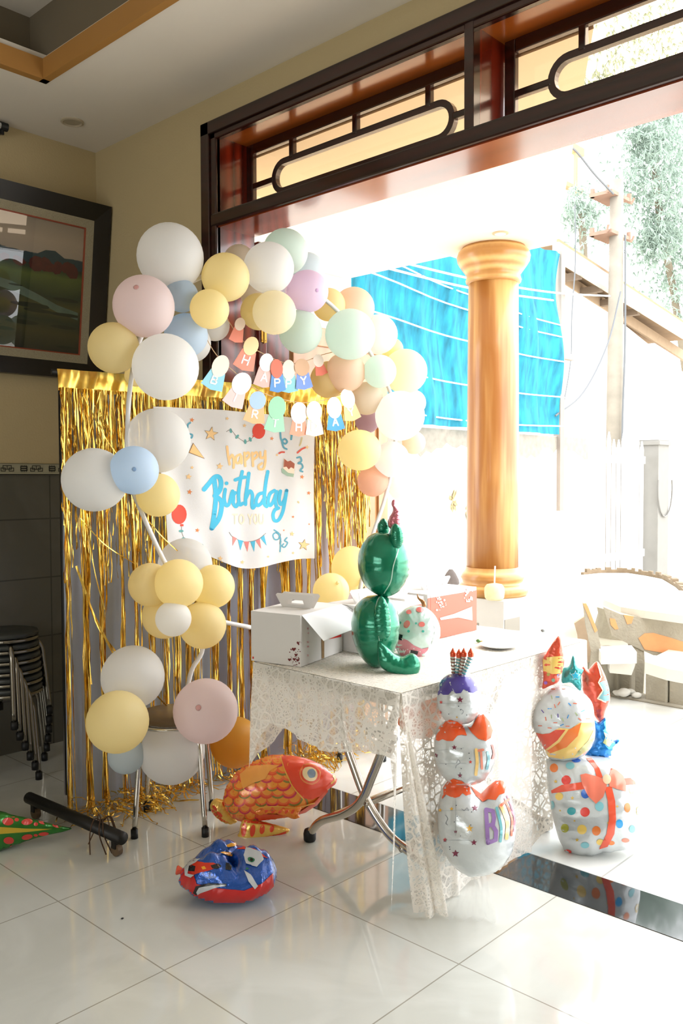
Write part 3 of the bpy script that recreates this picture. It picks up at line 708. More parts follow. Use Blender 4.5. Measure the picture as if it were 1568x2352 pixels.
plate([(1338, 1386), (1346, 1386), (1372, 1448), (1366, 1453)], pp+n_*.003, n_, M_or, 'painted_edge', .004, t)
plate([(1318, 1432), (1345, 1414), (1356, 1460), (1362, 1520), (1330, 1524), (1326, 1460)], pp-n_*.12, n_, mat('mottled_back', '#c9b39a', .9, 0, .2, 18), 'backrest', .06, t)
# far round stone table with a jagged dark rim
rim = [(1290, 1322), (1340, 1320), (1380, 1316), (1440, 1316), (1480, 1322), (1520, 1330), (1550, 1348), (1580, 1375), (1560, 1392), (1420, 1390), (1300, 1360)]
zz = .42; P = [atZ(u, v, zz) for u, v in rim]; c = sum(P, Vector())/len(P)
t = thing('stone_table', (c.x, c.y, -.06), 'large pale stone slab table with a jagged dark rim behind the garden bench', 'table')
MB().prism(P, (0, 0, -.06)).build('table_top', M_top, t); MB().lathe((c.x, c.y, -.06), [(.3, 0), (.25, .2), (.3, zz)], 16).build('leg', M_cb, t)
mb = MB(); random.seed(5)
R0 = spline([Vector((a, b, 0)) for a, b in rim[1:8]], 5)
for i in range(len(R0)-1):
    w0 = 3+4*abs(math.sin(i*1.7)); a = atZ(R0[i].x, R0[i].y, zz); b = atZ(R0[i+1].x, R0[i+1].y, zz)
    o_ = Vector((0, 0, .02+.035*abs(math.sin(i*1.3)))); mb.prism([a-Vector((0,0,.01)), b-Vector((0,0,.01)), b+o_, a+o_], ((a-c).normalized()*.06))
mb.build('jagged_rim', mat('slate_rim', '#7b6a55', .95, 0, .3, 14), t)
# pebbles along the kerb and dark blocks under the bench
random.seed(9)
M_peb = mat('pale_pebble', '#cfccc4', .85, 0, .1)
def blob(P, r, seed, sq=.6, n=10):
    mb = MB(); rnd = random.Random(seed); ph = rnd.random()*6; V = []; F = []
    for j in range(7):
        t_ = PI*j/6
        for i in range(n):
            a = 2*PI*i/n; q = r*(1+.15*math.sin(2*a+ph)+.1*math.sin(3*a+t_*2+ph)); V.append(P+Vector((q*math.sin(t_)*math.cos(a), q*math.sin(t_)*math.sin(a), r*sq+r*sq*math.cos(t_))))
    for j in range(6):
        for i in range(n): F.append((j*n+i, j*n+(i+1) % n, (j+1)*n+(i+1) % n, (j+1)*n+i))
    return mb.add(V, F)
for i, (u, v, r) in enumerate(((1432, 1600, .045), (1446, 1597, .035), (1462, 1603, .03), (1502, 1598, .04), (1516, 1603, .035), (1538, 1606, .04), (1556, 1611, .03), (1418, 1598, .03))):
    P = atZ(u, v, .012); tag(blob(P, r, i).build('pebble', M_peb, None, True), 'rounded pale pebble lying on the patio kerb', 'pebble', 'pebbles on the kerb')
for i, (u, v, r, l) in enumerate(((1400, 1560, .16, 'rough brown boulder under the garden bench, nearest the star balloons'), (1432, 1552, .1, 'dark rock behind the leg of the garden table'), (1395, 1522, .1, 'dark rock beneath the concrete armchair bench'))):
    P = atZ(u, v, -.06); tag(blob(P, r, i+20, .7).build('rock', M_cb, None, True), l, 'rock')

# ============================================================ on the left wall and ceiling
# framed landscape, leaning forward at its top
PT = thing('framed_landscape', (XL, 2.0, 1.94), 'large framed landscape painting in a wide black frame on the left wall', 'painting')
def pw(y, z, d): a = (z-1.94)/.9; return Vector((XL+.012+.11*a+d, y, z))
y0, y1, z0, z1 = .95, 2.59, 1.945, 2.86
def fbar(mb, o, i, dh, dl):
    (a0, a1, b0, b1), (c0, c1, e0, e1) = o, i
    C4 = [(a0, b0), (a1, b0), (a1, b1), (a0, b1)]; I4 = [(c0, e0), (c1, e0), (c1, e1), (c0, e1)]
    for k in range(4):
        p, q = C4[k], C4[(k+1) % 4]; r, s_ = I4[(k+1) % 4], I4[k]
        V = [pw(*p, dl), pw(*q, dl), pw(*r, dl), pw(*s_, dl), pw(*p, dh[0]), pw(*q, dh[0]), pw(*r, dh[1]), pw(*s_, dh[1])]
        mb.add(V, [(0, 1, 2, 3), (4, 5, 6, 7), (0, 1, 5, 4), (1, 2, 6, 5), (2, 3, 7, 6), (3, 0, 4, 7)])
mb = MB(); fbar(mb, (y0, y1, z0, z1), (y0+.085, y1-.085, z0+.085, z1-.085), (.045, .02), 0); mb.build('frame', mat('black_frame', '#120d0a', .3, 0, .1), PT)
mb = MB(); fbar(mb, (y0+.085, y1-.085, z0+.085, z1-.085), (y0+.128, y1-.128, z0+.128, z1-.128), (.022, .016), 0); mb.build('speckled_liner', mat('speckled_liner', '#a99f85', .8, 0, .35, 260, .8, 300), PT)
mb = MB(); fbar(mb, (y0+.128, y1-.128, z0+.128, z1-.128), (y0+.134, y1-.134, z0+.134, z1-.134), (.017, .015), 0); mb.build('red_fillet', mat('red_fillet', '#8c3a20', .5, 0, 0), PT)
a0, a1, b0, b1 = y0+.134, y1-.134, z0+.134, z1-.134
M_cv, N, L, b = node_mat('landscape_canvas')
tc = N.new('ShaderNodeTexCoord'); sp = N.new('ShaderNodeSeparateXYZ'); L.new(tc.outputs['Generated'], sp.inputs[0])
no = N.new('ShaderNodeTexNoise'); no.inputs['Scale'].default_value = 6; no.inputs['Detail'].default_value = 8; L.new(tc.outputs['Object'], no.inputs[0])
mu = N.new('ShaderNodeMath'); mu.operation = 'MULTIPLY_ADD'; mu.inputs[1].default_value = .10; L.new(no.outputs['Fac'], mu.inputs[0]); 
ad = N.new('ShaderNodeMath'); ad.operation = 'ADD'; ad.inputs[1].default_value = -.05; L.new(sp.outputs[2], ad.inputs[0]); L.new(ad.outputs[0], mu.inputs[2])
cr = N.new('ShaderNodeValToRGB'); e = cr.color_ramp.elements
e[0].position = 0; e[0].color = lin('#1c1f12'); e[1].position = 1; e[1].color = lin('#8e8273')
for p_, c_ in ((.15, '#3d3a17'), (.24, '#1f2b16'), (.33, '#4c4a1c'), (.42, '#233019'), (.5, '#3f4a22'), (.58, '#4e5a22'), (.64, '#1f2d17'), (.70, '#1d2a1c'), (.74, '#233740'), (.745, '#9b8d7d'), (.86, '#a39380')):
    q = e.new(p_); q.color = lin(c_)
L.new(mu.outputs[0], cr.inputs[0]); L.new(cr.outputs[0], b.inputs['Base Color']); b.inputs['Roughness'].default_value = .7
cv = mesh('canvas', [pw(a0, b0, .008), pw(a1, b0, .008), pw(a1, b1, .008), pw(a0, b1, .008)], [(0, 1, 2, 3)], M_cv, PT)
random.seed(2)
hz = []
def W(a, b, d=.0095): return pw(a0+(a1-a0)*a, b0+(b1-b0)*b, d)
mb = MB(); n = 26
hill = [.745+.03*math.sin(i*.9)+.018*math.sin(i*2.3) for i in range(n+1)]
for i in range(n): mb.quad(W(i/n, .66), W((i+1)/n, .66), W((i+1)/n, hill[i+1]), W(i/n, hill[i]))
mb.build('painted_hills', mat('painted_hills', '#1f363c', .7, 0, .3, 14), cv)
mb = MB()
for i in range(40):
    x = random.uniform(.45, .98); s_ = random.uniform(.015, .045); y_ = .66+random.uniform(-.02, .03)
    pts = [W(min(.995, x+s_*.6*math.cos(t/7*PI*2)*(1+.3*random.random())), y_+s_*math.sin(t/7*PI*2)*(1+.3*random.random()), .010+i*.00002) for t in range(7)]
    mb.add(pts, [tuple(range(7))])
mb.build('painted_red_trees', mat('painted_red_trees', '#4a1a12', .8, 0, .5, 30), cv)
mb = MB(); rv = [(.45, .56, .02), (.6, .5, .03), (.72, .46, .035), (.82, .40, .03), (.9, .34, .028), (.99, .3, .03)]
for (p, q) in zip(rv, rv[1:]): mb.quad(W(p[0], p[1]-p[2], .0100), W(q[0], q[1]-q[2], .0100), W(q[0], q[1]+q[2], .0100), W(p[0], p[1]+p[2], .0100))
mb.build('painted_river', mat('painted_river', '#56695a', .6, 0, .4, 20), cv)
mb = MB()
for i in range(26):
    x = random.uniform(.3, .97); y_ = random.uniform(.03, .5); s_ = random.uniform(.02, .07)
    mb.add([W(min(.99, max(.01, x+s_*math.cos(t/9*PI*2)*(1+.3*random.random()))), max(.01, y_+s_*.3*math.sin(t/9*PI*2)), .0103+i*.00002) for t in range(9)], [tuple(range(9))])
mb.build('painted_bushes', mat('painted_bushes', '#20260f', .8, 0, .6, 30), cv)
mesh('glass', [pw(a0, b0, .014), pw(a1, b0, .014), pw(a1, b1, .014), pw(a0, b1, .014)], [(0, 1, 2, 3)], glass_mat('picture_glass', (1, 1, 1), .06, .01), PT)
# recessed light
c = Vector((-3.983, 2.297, HC)); t = thing('recessed_light', c, 'round recessed ceiling light above the corner of the room', 'ceiling light')
mb = MB(); mb.lathe(c, [(.056, 0), (.056, -.006), (.046, -.009), (.04, -.003)], 28); mb.build('trim_ring', mat('beige_ring', '#b3a68e', .5, 0, 0), t)
MB().lathe(c, [(.04, -.002), (.04, -.004)], 24).build('diffuser', mat('frosted_diffuser', '#a79b85', .6, 0, 0), t)
# tube lamp end under the ceiling
t = thing('tube_lamp', (XL, 2.06, 3.1), 'white tube lamp with a black end cap high on the left wall', 'lamp')
MB().tube([(XL+.05, 1.2, 3.16), (XL+.05, 2.045, 3.16)], .016, 12).build('tube', M_white, t, True)
mb = MB(); mb.tube([(XL+.05, 2.04, 3.16), (XL+.05, 2.075, 3.16)], .021, 12); mb.bbox((XL, 2.035, 3.125), (XL+.045, 2.055, 3.185)); mb.tube([(XL+.05, 2.05, 3.15), (XL+.05, 2.05, 3.12)], .009, 8); mb.build('end_cap', M_black, t)

# ============================================================ stools
def make_stool(name, label, C0, H_, R, legs_m, seat_m, ang, grp=None, splay=.02, th=.012):
    t = thing(name, C0, label, 'stool', grp); C0 = Vector(C0)
    MB().lathe(C0+Vector((0, 0, H_-.025)), [(R*.9, 0), (R, .004), (R, .018), (R*.97, .024), (0.01, .026)], 32).build('seat', seat_m, t, True)
    mb = MB(); mb.tube([C0+Vector((R*.97*math.cos(a), R*.97*math.sin(a), H_-.034)) for a in [2*PI*k/24 for k in range(25)]], .009, 8, False); mb.build('seat_ring', legs_m, t, True)
    for k in range(4):
        a = ang+PI/2*k; d = Vector((math.cos(a), math.sin(a), 0)); z = Vector((0, 0, 1))
        pts = [C0+d*R*.35+z*(H_-.045), C0+d*R*.8+z*(H_-.05), C0+d*(R+.012)+z*(H_-.09), C0+d*(R+.025)+z*(H_-.17), C0+d*(R+.03+splay)+z*.03]
        lg = MB().tube(spline(pts, 5), th, 8).build('leg', legs_m, t, True)
        q = C0+d*(R+.03+splay); MB().tube([q+z*.035, q], th+.004, 10).build('rubber_foot', M_black, lg, True)
    return t
M_dks = mat('dark_grey_seat', '#3a3c3a', .35, 0, .05)
M_dchr = mat('dull_chrome', '#9a958c', .22, 1., 0)
st0 = make_stool('round_stool', 'dark round stool with chrome legs, bottom of the stack by the left wall', (-4.0, 1.93, 0), .43, .15, M_dchr, M_dks, math.radians(12), 'stacked stools by the left wall')
words = ['second from the bottom', 'third from the bottom', 'fourth from the bottom', 'second from the top', 'topmost with its seat in view']
for k in range(5):
    c = st0.copy(); COL.objects.link(c); c.location = Vector((-4.0, 1.93, 0))+Vector((0, -.004*k, .052*(k+1))); c.rotation_euler = (0, 0, -.10*(k+1))
    c['label'] = 'dark round stool in the stack by the left wall, '+words[k]
    for ch in list(st0.children):
        d = ch.copy(); COL.objects.link(d); d.parent = c
        for g in list(ch.children): e_ = g.copy(); COL.objects.link(e_); e_.parent = d
make_stool('round_stool', 'chrome legged stool carrying the left foot of the balloon arch', (-2.9, 2.09, 0), .46, .145, M_chrome, mat('brown_seat', '#6e5a40', .4, 0, .05), math.radians(-89), None, .02, .0105)
make_stool('round_stool', 'chrome legged stool at the far right end of the fringe curtain', (-2.94, 3.27, 0), .46, .125, M_chrome, MATS['brown_seat'], math.radians(-90), None, .0, .0105)

# ============================================================ backdrop stand, cloth, gold fringe
CA, CB = Vector((-3.25, 1.80, 0)), Vector((-3.03, 3.44, 0)); CD = (CB-CA).normalized(); CW = (CB-CA).length; CN = Vector((CD.y, -CD.x, 0))
if CN.x < 0: CN = -CN
def cur(s, z, off=0.): return CA+CD*s+Vector((0, 0, z))+CN*off
M_blk = mat('black_powder_coat', '#1d1a17', .45, .3, .1)
t = thing('backdrop_stand', cur(.02, 0, -.03), 'black wheeled stand holding the gold fringe backdrop', 'stand')
MB().tube([cur(.02, .1, -.03), cur(.02, 1.84, -.03)], .014, 10).build('post', M_blk, t, True)
MB().tube([cur(CW-.02, .1, -.03), cur(CW-.02, 1.84, -.03)], .014, 10).build('post', M_blk, t, True)
MB().tube([cur(-.02, 1.845, -.03), cur(CW+.02, 1.845, -.03)], .012, 10).build('crossbar', M_blk, t, True)
fa = [(atZ(66, 1832, .075), atZ(282, 1926, .075)), (cur(CW-.02, .075, -.32), cur(CW-.02, .075, .22))]
for k, (a, b_) in enumerate(fa):
    ft = MB().tube([a, b_], .024, 14).build('foot_tube', M_blk, t, True)
    for q in (a.lerp(b_, .08), a.lerp(b_, .94)):
        w = MB(); ax = (b_-a).normalized().cross(Vector((0, 0, 1))); w.lathe(Vector((q.x, q.y, .024))-ax*.012, [(.012, 0), (.024, .001), (.024, .022), (.012, .023)], 18, ax); w.build('caster_wheel', mat('caster_grey', '#6e5a44', .5, .2, .1), ft)
        w = MB(); w.box((q.x-.012, q.y-.016, .03), (q.x+.012, q.y+.016, .058)); w.build('caster_fork', M_blk, ft)
mb = MB(); q = fa[0][0].lerp(fa[0][1], .80)
for k in range(9):
    a = random.uniform(0, 6); mb.tube(spline([q+Vector((0, 0, .03)), q+Vector((.03*math.cos(a), .03*math.sin(a), .05)), q+Vector((.05*math.cos(a), .05*math.sin(a), 0)), q+Vector((.07*math.cos(a+.4), .07*math.sin(a+.4), -.07))], 4), .0025, 4)
mb.build('tie_twine', mat('brown_twine', '#4a3320', .9, 0, .1), t)
# pale blue and white cloth
M_bc1 = sheer_mat('lilac_satin', '#dde4f6', .93, .65)
t = thing('backdrop_cloth', cur(CW/2, 0, -.015), 'pale lilac cloth hanging behind the gold fringe', 'curtain')
V = []; ns, nz = 190, 20
for j in range(nz+1):
    z = 1.83-(1.83-.012)*j/nz
    for i in range(ns+1):
        s = (CW-.02)*i/ns+.01; a = j/nz; amp = .006+.022*a
        V.append(cur(s-.03*math.sin(a*PI)*(i == 0)*0, z, -.02+amp*math.sin(s*34+1.2*math.sin(s*7))+.006*a*math.sin(s*80+a*3)))
F = [(j*(ns+1)+i, j*(ns+1)+i+1, (j+1)*(ns+1)+i+1, (j+1)*(ns+1)+i) for j in range(nz) for i in range(ns)]
mesh('satin_panel', V, F, M_bc1, t, True)
V = []; ns2 = 24
for j in range(nz+1):
    a = j/nz; z = 1.80-(1.80-.01)*a
    for i in range(ns2+1):
        s = .03+(.14-.02*a)*i/ns2-.03*a*(1-i/ns2); V.append(cur(s, z, -.034+.012*math.sin(s*70+a)*a))
F = [(j*(ns2+1)+i, j*(ns2+1)+i+1, (j+1)*(ns2+1)+i+1, (j+1)*(ns2+1)+i) for j in range(nz) for i in range(ns2)]
mesh('sheer_edge', V, F, sheer_mat('sheer_white', '#e6dfdd', .45), t, True)
# gold fringe
t = thing('foil_fringe_curtain', cur(CW/2, 0, .01), 'gold foil fringe curtain spread across the backdrop', 'curtain')
random.seed(21)
mb = MB(); n = 220
Vh = []
for i in range(n+1):
    s = -.01+(CW)*i/n
    for j in range(5): Vh.append(cur(s, 1.855-.022*j-.004*math.sin(s*11)*(j > 0), .004+.004*math.sin(s*45+j*.5)+.0015*math.sin(i*.9+j*.7)+.004*(j > 0)))
mb.add(Vh, [(i*5+j, (i+1)*5+j, (i+1)*5+j+1, i*5+j+1) for i in range(n) for j in range(4)])
mb.build('header_strip', M_gold, t, True)
clumps = []
s = .01
while s < CW-.02:
    if not (1.04 < s < 1.09 or 1.3 < s < 1.36): clumps.append((s, random.uniform(.006, .022)))
    s += random.uniform(.05, .095)
mb = MB()
def strand(s0, s1, w, zbot, wob, off, pile=True):
    pts = []; sides = []; nn = 22; ph = random.random()*6; tw0 = random.uniform(-.9, .9); twr = random.uniform(-3, 3)
    for k in range(nn+1):
        a = k/nn; z = 1.78-(1.78-zbot)*a; bl = min(1, a*1.6)**1.2
        ss = s0+(s1-s0)*bl+wob*math.sin(a*7+ph)*a+.002*math.sin(k*2.1+ph)
        pts.append(cur(ss, z, off+.006*math.sin(a*9+ph*2)+.012*a)); an = tw0+twr*a+.5*math.sin(k*1.3+ph)
        sides.append(CD*math.cos(an)+CN*math.sin(an))
    if pile:
        d = Vector((random.gauss(.5, .5), random.gauss(-.1, .7), 0)).normalized(); p = pts[-1].copy(); L_ = random.uniform(.03, .2)
        for k in range(1, 7):
            p = p+d*L_/6+Vector((0, 0, .012*math.sin(k*1.1+ph))); d = (d+Vector((random.gauss(0, .35), random.gauss(0, .35), 0))).normalized(); p.z = max(.006, min(p.z, .05)); pts.append(p.copy()); sides.append(d.cross(Vector((0, 0, 1)))+Vector((0, 0, .4*math.sin(k+ph))))
    mb.ribbon(pts, w, sides)
for i in range(400):
    s0 = random.uniform(.0, CW-.02); c_, wd = min(clumps, key=lambda q: abs(q[0]-s0)+random.random()*.03)
    lift = random.uniform(.02, .12)
    strand(s0, c_+random.gauss(0, wd*.5), random.uniform(.004, .007), lift if random.random() < .75 else random.uniform(.2, .6), .006, .012+random.random()*.012, random.random() < .7)
for i in range(420):      # short upper layer that fills the top of the curtain
    s0 = random.uniform(.0, CW-.02); strand(s0, s0+random.gauss(0, .008), random.uniform(.004, .007), random.uniform(.95, 1.5), .002, .006+random.random()*.01, False)
f = mb.build('fringe', M_gold, t); f['kind'] = 'stuff'
mb = MB()
for cs, amt, rr in ((.16, 36, .12), (.33, 80, .13), (1.2, 50, .13), (1.36, 60, .14)):
    for i in range(amt):
        base = cur(cs+random.gauss(0, rr*.5), .02, .06+abs(random.gauss(0, .06))); p = base+Vector((0, 0, random.uniform(0, .07))); d = Vector((random.gauss(0, 1), random.gauss(0, 1), random.gauss(0, .4))).normalized(); pts = []; sd = []
        for k in range(8):
            pts.append(p.copy()); p = p+d*random.uniform(.012, .03); p.z = max(.004, min(p.z, .11)); d = (d+Vector((random.gauss(0, .5), random.gauss(0, .5), random.gauss(-.1, .3)))).normalized(); sd.append(d.orthogonal()+Vector((0, 0, .3)))
        mb.ribbon(pts, random.uniform(.004, .007), sd)
f = mb.build('tangled_ends', M_gold, t); f['kind'] = 'stuff'
mb = MB()
def stray(pxs, off, w, twist=.5):
    P = [atP(u, v, cur(0, 0, off), CN) for u, v in pxs]; P = spline(P, 7); sd = []
    for k in range(len(P)):
        d = (P[min(k+1, len(P)-1)]-P[max(k-1, 0)]).normalized(); o = d.cross(CN).normalized(); an = twist*math.sin(k*.7+len(P)); sd.append(o*math.cos(an)+CN*math.sin(an))
    return MB().ribbon(P, w, sd)
for pxs, off, w in (([(190, 905), (245, 1010), (300, 1080)], .05, .005), ([(230, 900), (205, 1000), (190, 1080)], .05, .004), ([(185, 1190), (240, 1250), (310, 1295)], .06, .004),
                    ([(175, 1300), (215, 1410), (262, 1505), (305, 1600)], .16, .009), ([(182, 1320), (225, 1440), (275, 1510), (318, 1600)], .15, .006), ([(260, 1490), (320, 1555), (395, 1635)], .2, .006),
                    ([(335, 1260), (350, 1330), (368, 1400), (390, 1500)], .33, .004), ([(320, 1170), (370, 1230), (435, 1290)], .3, .004), ([(200, 1180), (215, 1300), (240, 1400)], .05, .005)):
    stray(pxs, off, w).build('loose_strand', M_gold, t)
# birthday banner cloth
M_ban = mat('white_banner_cloth', '#f5f4f4', .85, 0, .015, 30, .15, 400, trans=.25)
BO = .05
tb = thing('birthday_banner', cur(.9, 1.0, BO), 'white birthday cloth banner with blue lettering on the gold fringe', 'banner')
cs = [(352, 934), (722, 966), (721, 1281), (386, 1245)]
def bil(a, b):
    u = (1-b)*((1-a)*cs[0][0]+a*cs[1][0])+b*((1-a)*cs[3][0]+a*cs[2][0]); v = (1-b)*((1-a)*cs[0][1]+a*cs[1][1])+b*((1-a)*cs[3][1]+a*cs[2][1])
    v += 36*math.exp(-((a-.52)/.27)**2)*b**3+6*math.sin(PI*a)*b-6*math.sin(PI*a)*(1-b); return u, v
V = []; na, nb2 = 70, 60
for j in range(nb2+1):
    for i in range(na+1):
        a, b_ = i/na, j/nb2; u, v = bil(a, b_); p = atP(u, v, cur(0, 0, BO), CN)
        dg = (a*1.6-b_*.55); V.append(p+CN*(.010*math.sin(dg*13)*math.exp(-a*1.4)+.004*math.sin(a*30+b_*2)*(.4+b_*.6)))
F = [(j*(na+1)+i, j*(na+1)+i+1, (j+1)*(na+1)+i+1, (j+1)*(na+1)+i) for j in range(nb2) for i in range(na)]
sheet = mesh('cloth_sheet', V, F, M_ban, tb, True)
TBn = bvh(sheet)
def Z5(x, y): return 360+x/3.92, 920+y/3.92
def bstroke(strokes, w): 
    out = []
    for s_ in strokes: out += stroke([Z5(*q) for q in s_], w/3.92)
    return out
def bprint(name, polys, hexc, off=.0012, step=6): return prints(name, TBn, polys, mat('ink_'+hexc[1:], hexc, .8, 0, 0), sheet, off, step)
BLUE, PEA, TEAL, RED, BR = '#4bb7da', '#f0c489', '#5f9f9c', '#dd4a38', '#c98a5c'
bprint('birthday_lettering', bstroke([[(425, 800), (470, 745), (520, 690), (560, 690), (578, 740), (565, 810), (520, 858)], [(515, 700), (530, 860), (515, 1030), (495, 1150)], [(530, 862), (578, 905), (580, 980), (555, 1070), (495, 1150)]], 42)
  + bstroke([[(615, 800), (606, 880), (622, 945), (650, 930), (668, 860), (675, 830)], [(682, 815), (690, 870), (688, 925), (712, 955), (735, 920)], [(690, 850), (705, 830)],
             [(768, 640), (748, 740), (735, 850), (745, 935), (775, 925)], [(705, 715), (745, 700), (795, 690)], [(828, 655), (815, 760), (800, 860), (798, 935)], [(802, 880), (835, 815), (860, 850), (856, 930), (865, 968), (890, 935)],
             [(965, 830), (918, 845), (892, 905), (905, 945), (940, 925), (972, 870)], [(998, 640), (980, 740), (968, 850), (968, 930), (988, 955)],
             [(1058, 810), (1018, 840), (1000, 905), (1015, 945), (1045, 915), (1070, 850)], [(1078, 820), (1065, 900), (1080, 965)], [(1112, 815), (1100, 890), (1115, 935), (1150, 890), (1168, 810)], [(1168, 810), (1150, 920), (1130, 1010), (1095, 1075), (1058, 1080), (1045, 1030), (1062, 985), (1095, 968)]], 31)
  + [[Z5(x, y) for x, y in circ(627, 745, 17)]], BLUE)
bprint('happy_lettering', bstroke([[(632, 415), (640, 490), (655, 575)], [(650, 530), (678, 490), (692, 540), (690, 605)], [(750, 485), (715, 505), (712, 555), (740, 560), (760, 500), (762, 565)], [(788, 470), (795, 590)], [(790, 490), (822, 468), (832, 500), (800, 535)], [(858, 470), (865, 590)], [(862, 488), (895, 466), (905, 500), (872, 530)],
   [(930, 465), (935, 515), (968, 505), (975, 455)], [(975, 470), (975, 550), (960, 612), (925, 618), (915, 590), (945, 565)]], 22), PEA)
bprint('to_you_lettering', [[Z5(*q) for q in poly] for poly in word('TO', 682, 1025, 40, 85, 20, 12)+word('YOU', 822, 1025, 36, 85, 14, 12)], '#f6dcc0')
def sprint(lst, hexc, name='star_print'):
    o = []; 
    for x, y, r in lst: o.append([Z5(*q) for q in star(x, y, r, -PI/2+.15)])
    bprint(name, o, hexc)
sprint([(487, 300, 68), (1322, 1300, 55)], '#8d6a45', 'star_outline')
bprint('star_print', [[Z5(*q) for q in star(x, y, r, -PI/2+.15)] for x, y, r in ((487, 300, 60), (1322, 1300, 48), (565, 592, 34), (316, 603, 18), (286, 685, 30), (788, 225, 20), (632, 162, 18), (1215, 1200, 24), (570, 1422, 26), (768, 1455, 20), (1225, 1372, 14), (1350, 420, 20), (1080, 490, 14), (1000, 1405, 12))], '#ecc48c', .0018)
bprint('star_print', [[Z5(*q) for q in star(x, y, r, -PI/2+.2)] for x, y, r in ((315, 175, 24), (1034, 342, 20), (295, 823, 26), (364, 1168, 22), (1306, 688, 22), (1366, 833, 20), (1225, 1047, 14), (1142, 1168, 10), (1370, 1113, 10))], '#d8834e')
bprint('balloon_print', [[Z5(*q) for q in circ(917, 275, 58, 70)], [Z5(*q) for q in circ(200, 1025, 68, 88)], [Z5(860, 308), Z5(880, 325), Z5(862, 332)], [Z5(212, 1112), Z5(238, 1112), Z5(240, 1132), Z5(208, 1132)]], RED)
bprint('cone_outline', [[Z5(*q) for q in ((325, 380), (285, 470), (430, 525))]], '#8d6a45')
bprint('cone_print', [[Z5(*q) for q in ((327, 390), (292, 466), (422, 518))]], '#f0bd80', .0018)
bprint('string_print', bstroke([[(625, 280), (665, 265), (720, 325), (795, 372), (850, 345), (870, 318)], [(222, 1130), (225, 1190), (260, 1260), (330, 1300), (420, 1325)], [(650, 1185), (680, 1225), (760, 1265), (830, 1270), (910, 1250), (980, 1195)], [(1115, 1200), (1105, 1290), (1120, 1270)]], 4), '#77706a')
bprint('leaf_print', [[Z5(*q) for q in circ(x, y, 22, 12, 12, 0, r)] for x, y, r in ((665, 272, 1.4), (722, 325, 2.2), (795, 370, 1.5), (840, 350, 1.2), (218, 1175, 0), (245, 1245, .3), (345, 1290, 1.1), (410, 1310, 1.1))], TEAL)
bprint('ribbon_print', bstroke([[(1110, 285), (1118, 350), (1150, 390), (1172, 370), (1150, 345), (1128, 370), (1140, 420), (1168, 438)], [(1260, 515), (1290, 510), (1300, 545), (1272, 565), (1300, 570), (1312, 600), (1290, 630), (1310, 640)], [(275, 245), (280, 215), (300, 200)], [(292, 300), (318, 310), (312, 335), (295, 330)], [(1215, 300), (1208, 350)]], 16)
   + bstroke([[(1055, 1165), (1100, 1200), (1095, 1245), (1060, 1250), (1045, 1210), (1075, 1190), (1110, 1230), (1112, 1300), (1108, 1360)], [(1170, 1235), (1150, 1260), (1175, 1280), (1150, 1320), (1125, 1310), (1140, 1290)]], 12), '#5d9fb4')
bprint('bunting_print', [[Z5(*q) for q in p_] for p_ in (((680, 1220), (718, 1240), (680, 1310)), ((782, 1268), (830, 1270), (815, 1362)), ((890, 1262), (925, 1240), (938, 1335)))], '#e5817b')
bprint('bunting_print', [[Z5(*q) for q in p_] for p_ in (((728, 1252), (775, 1262), (752, 1350)), ((842, 1270), (885, 1262), (875, 1362)), ((930, 1235), (965, 1210), (988, 1308)))], '#4fb0cf')
bprint('cake_outline', [[Z5(*q) for q in ((1120, 615), (1150, 600), (1240, 620), (1228, 690), (1170, 680), (1125, 650))]], '#9fb7a2')
bprint('cake_print', [[Z5(*q) for q in ((1140, 520), (1180, 545), (1240, 570), (1235, 660), (1180, 650), (1135, 610))]], '#f3dcc6', .0018)
bprint('cake_print', [[Z5(*q) for q in ((1145, 525), (1175, 550), (1200, 540), (1238, 568), (1232, 615), (1205, 600), (1185, 620), (1165, 595), (1140, 600))]], '#a65a44', .0024)
bprint('spark_print', bstroke([[(1100, 475), (1120, 465), (1145, 465)], [(1265, 470), (1300, 440), (1330, 425)]], 16), '#d75a4a')
bprint('spark_print', bstroke([[(1305, 335), (1295, 380), (1285, 405)], [(1270, 910), (1275, 920)]], 13), '#c9b889')

# ============================================================ folding table with its lace cloth
TXa, TXb, TYa, TYb, TZ = -2.38, -1.70, 2.08, 3.28, .74
t = thing('folding_table', ((TXa+TXb)/2, (TYa+TYb)/2, 0), 'folding table with chrome crossed legs under the lace cloth', 'table')
MB().bbox((TXa+.005, TYa+.005, TZ-.035), (TXb-.005, TYb-.005, TZ-.004), .004).build('tabletop', mat('table_top', '#b9b3a6', .5, 0, .05), t)
MB().bbox((TXa+.05, TYa+.06, TZ-.07), (TXb-.05, TYb-.06, TZ-.036), .004).build('apron_rail', M_chrome, t)
xm = (TXa+TXb)/2
for yy, dx in ((2.36, 0), (3.04, 0)):
    for s_ in (1, -1):
        y_ = yy+.017*s_
        LG = ((-2.255, .67), (-2.225, .455), (-2.165, .32), (-2.095, .205), (-1.99, .115), (-1.86, .072), (-1.76, .03)) if s_ == 1 else ((-1.90, .67), (-2.0, .437), (-2.05, .33), (-2.105, .225), (-2.19, .155), (-2.31, .095), (-2.372, .03))
        pts = [Vector((x_, y_, z_)) for x_, z_ in LG]
        lg = MB().tube(spline(pts, 6), .0165, 12).build('leg', M_chrome, t, True)
        e_ = pts[-1]; MB().lathe((e_.x, e_.y, 0), [(.019, 0), (.024, .006), (.025, .03), (.021, .045), (.012, .05)], 14).build('rubber_foot', M_black, lg, True)
for (x_, z_) in ((-2.095, .21), (-2.255, .13), (-1.93, .09)): MB().tube([(x_, 2.36, z_), (x_, 3.04, z_)], .011, 10).build('brace_bar', M_chrome, t, True)
M_lace = lace_mat()
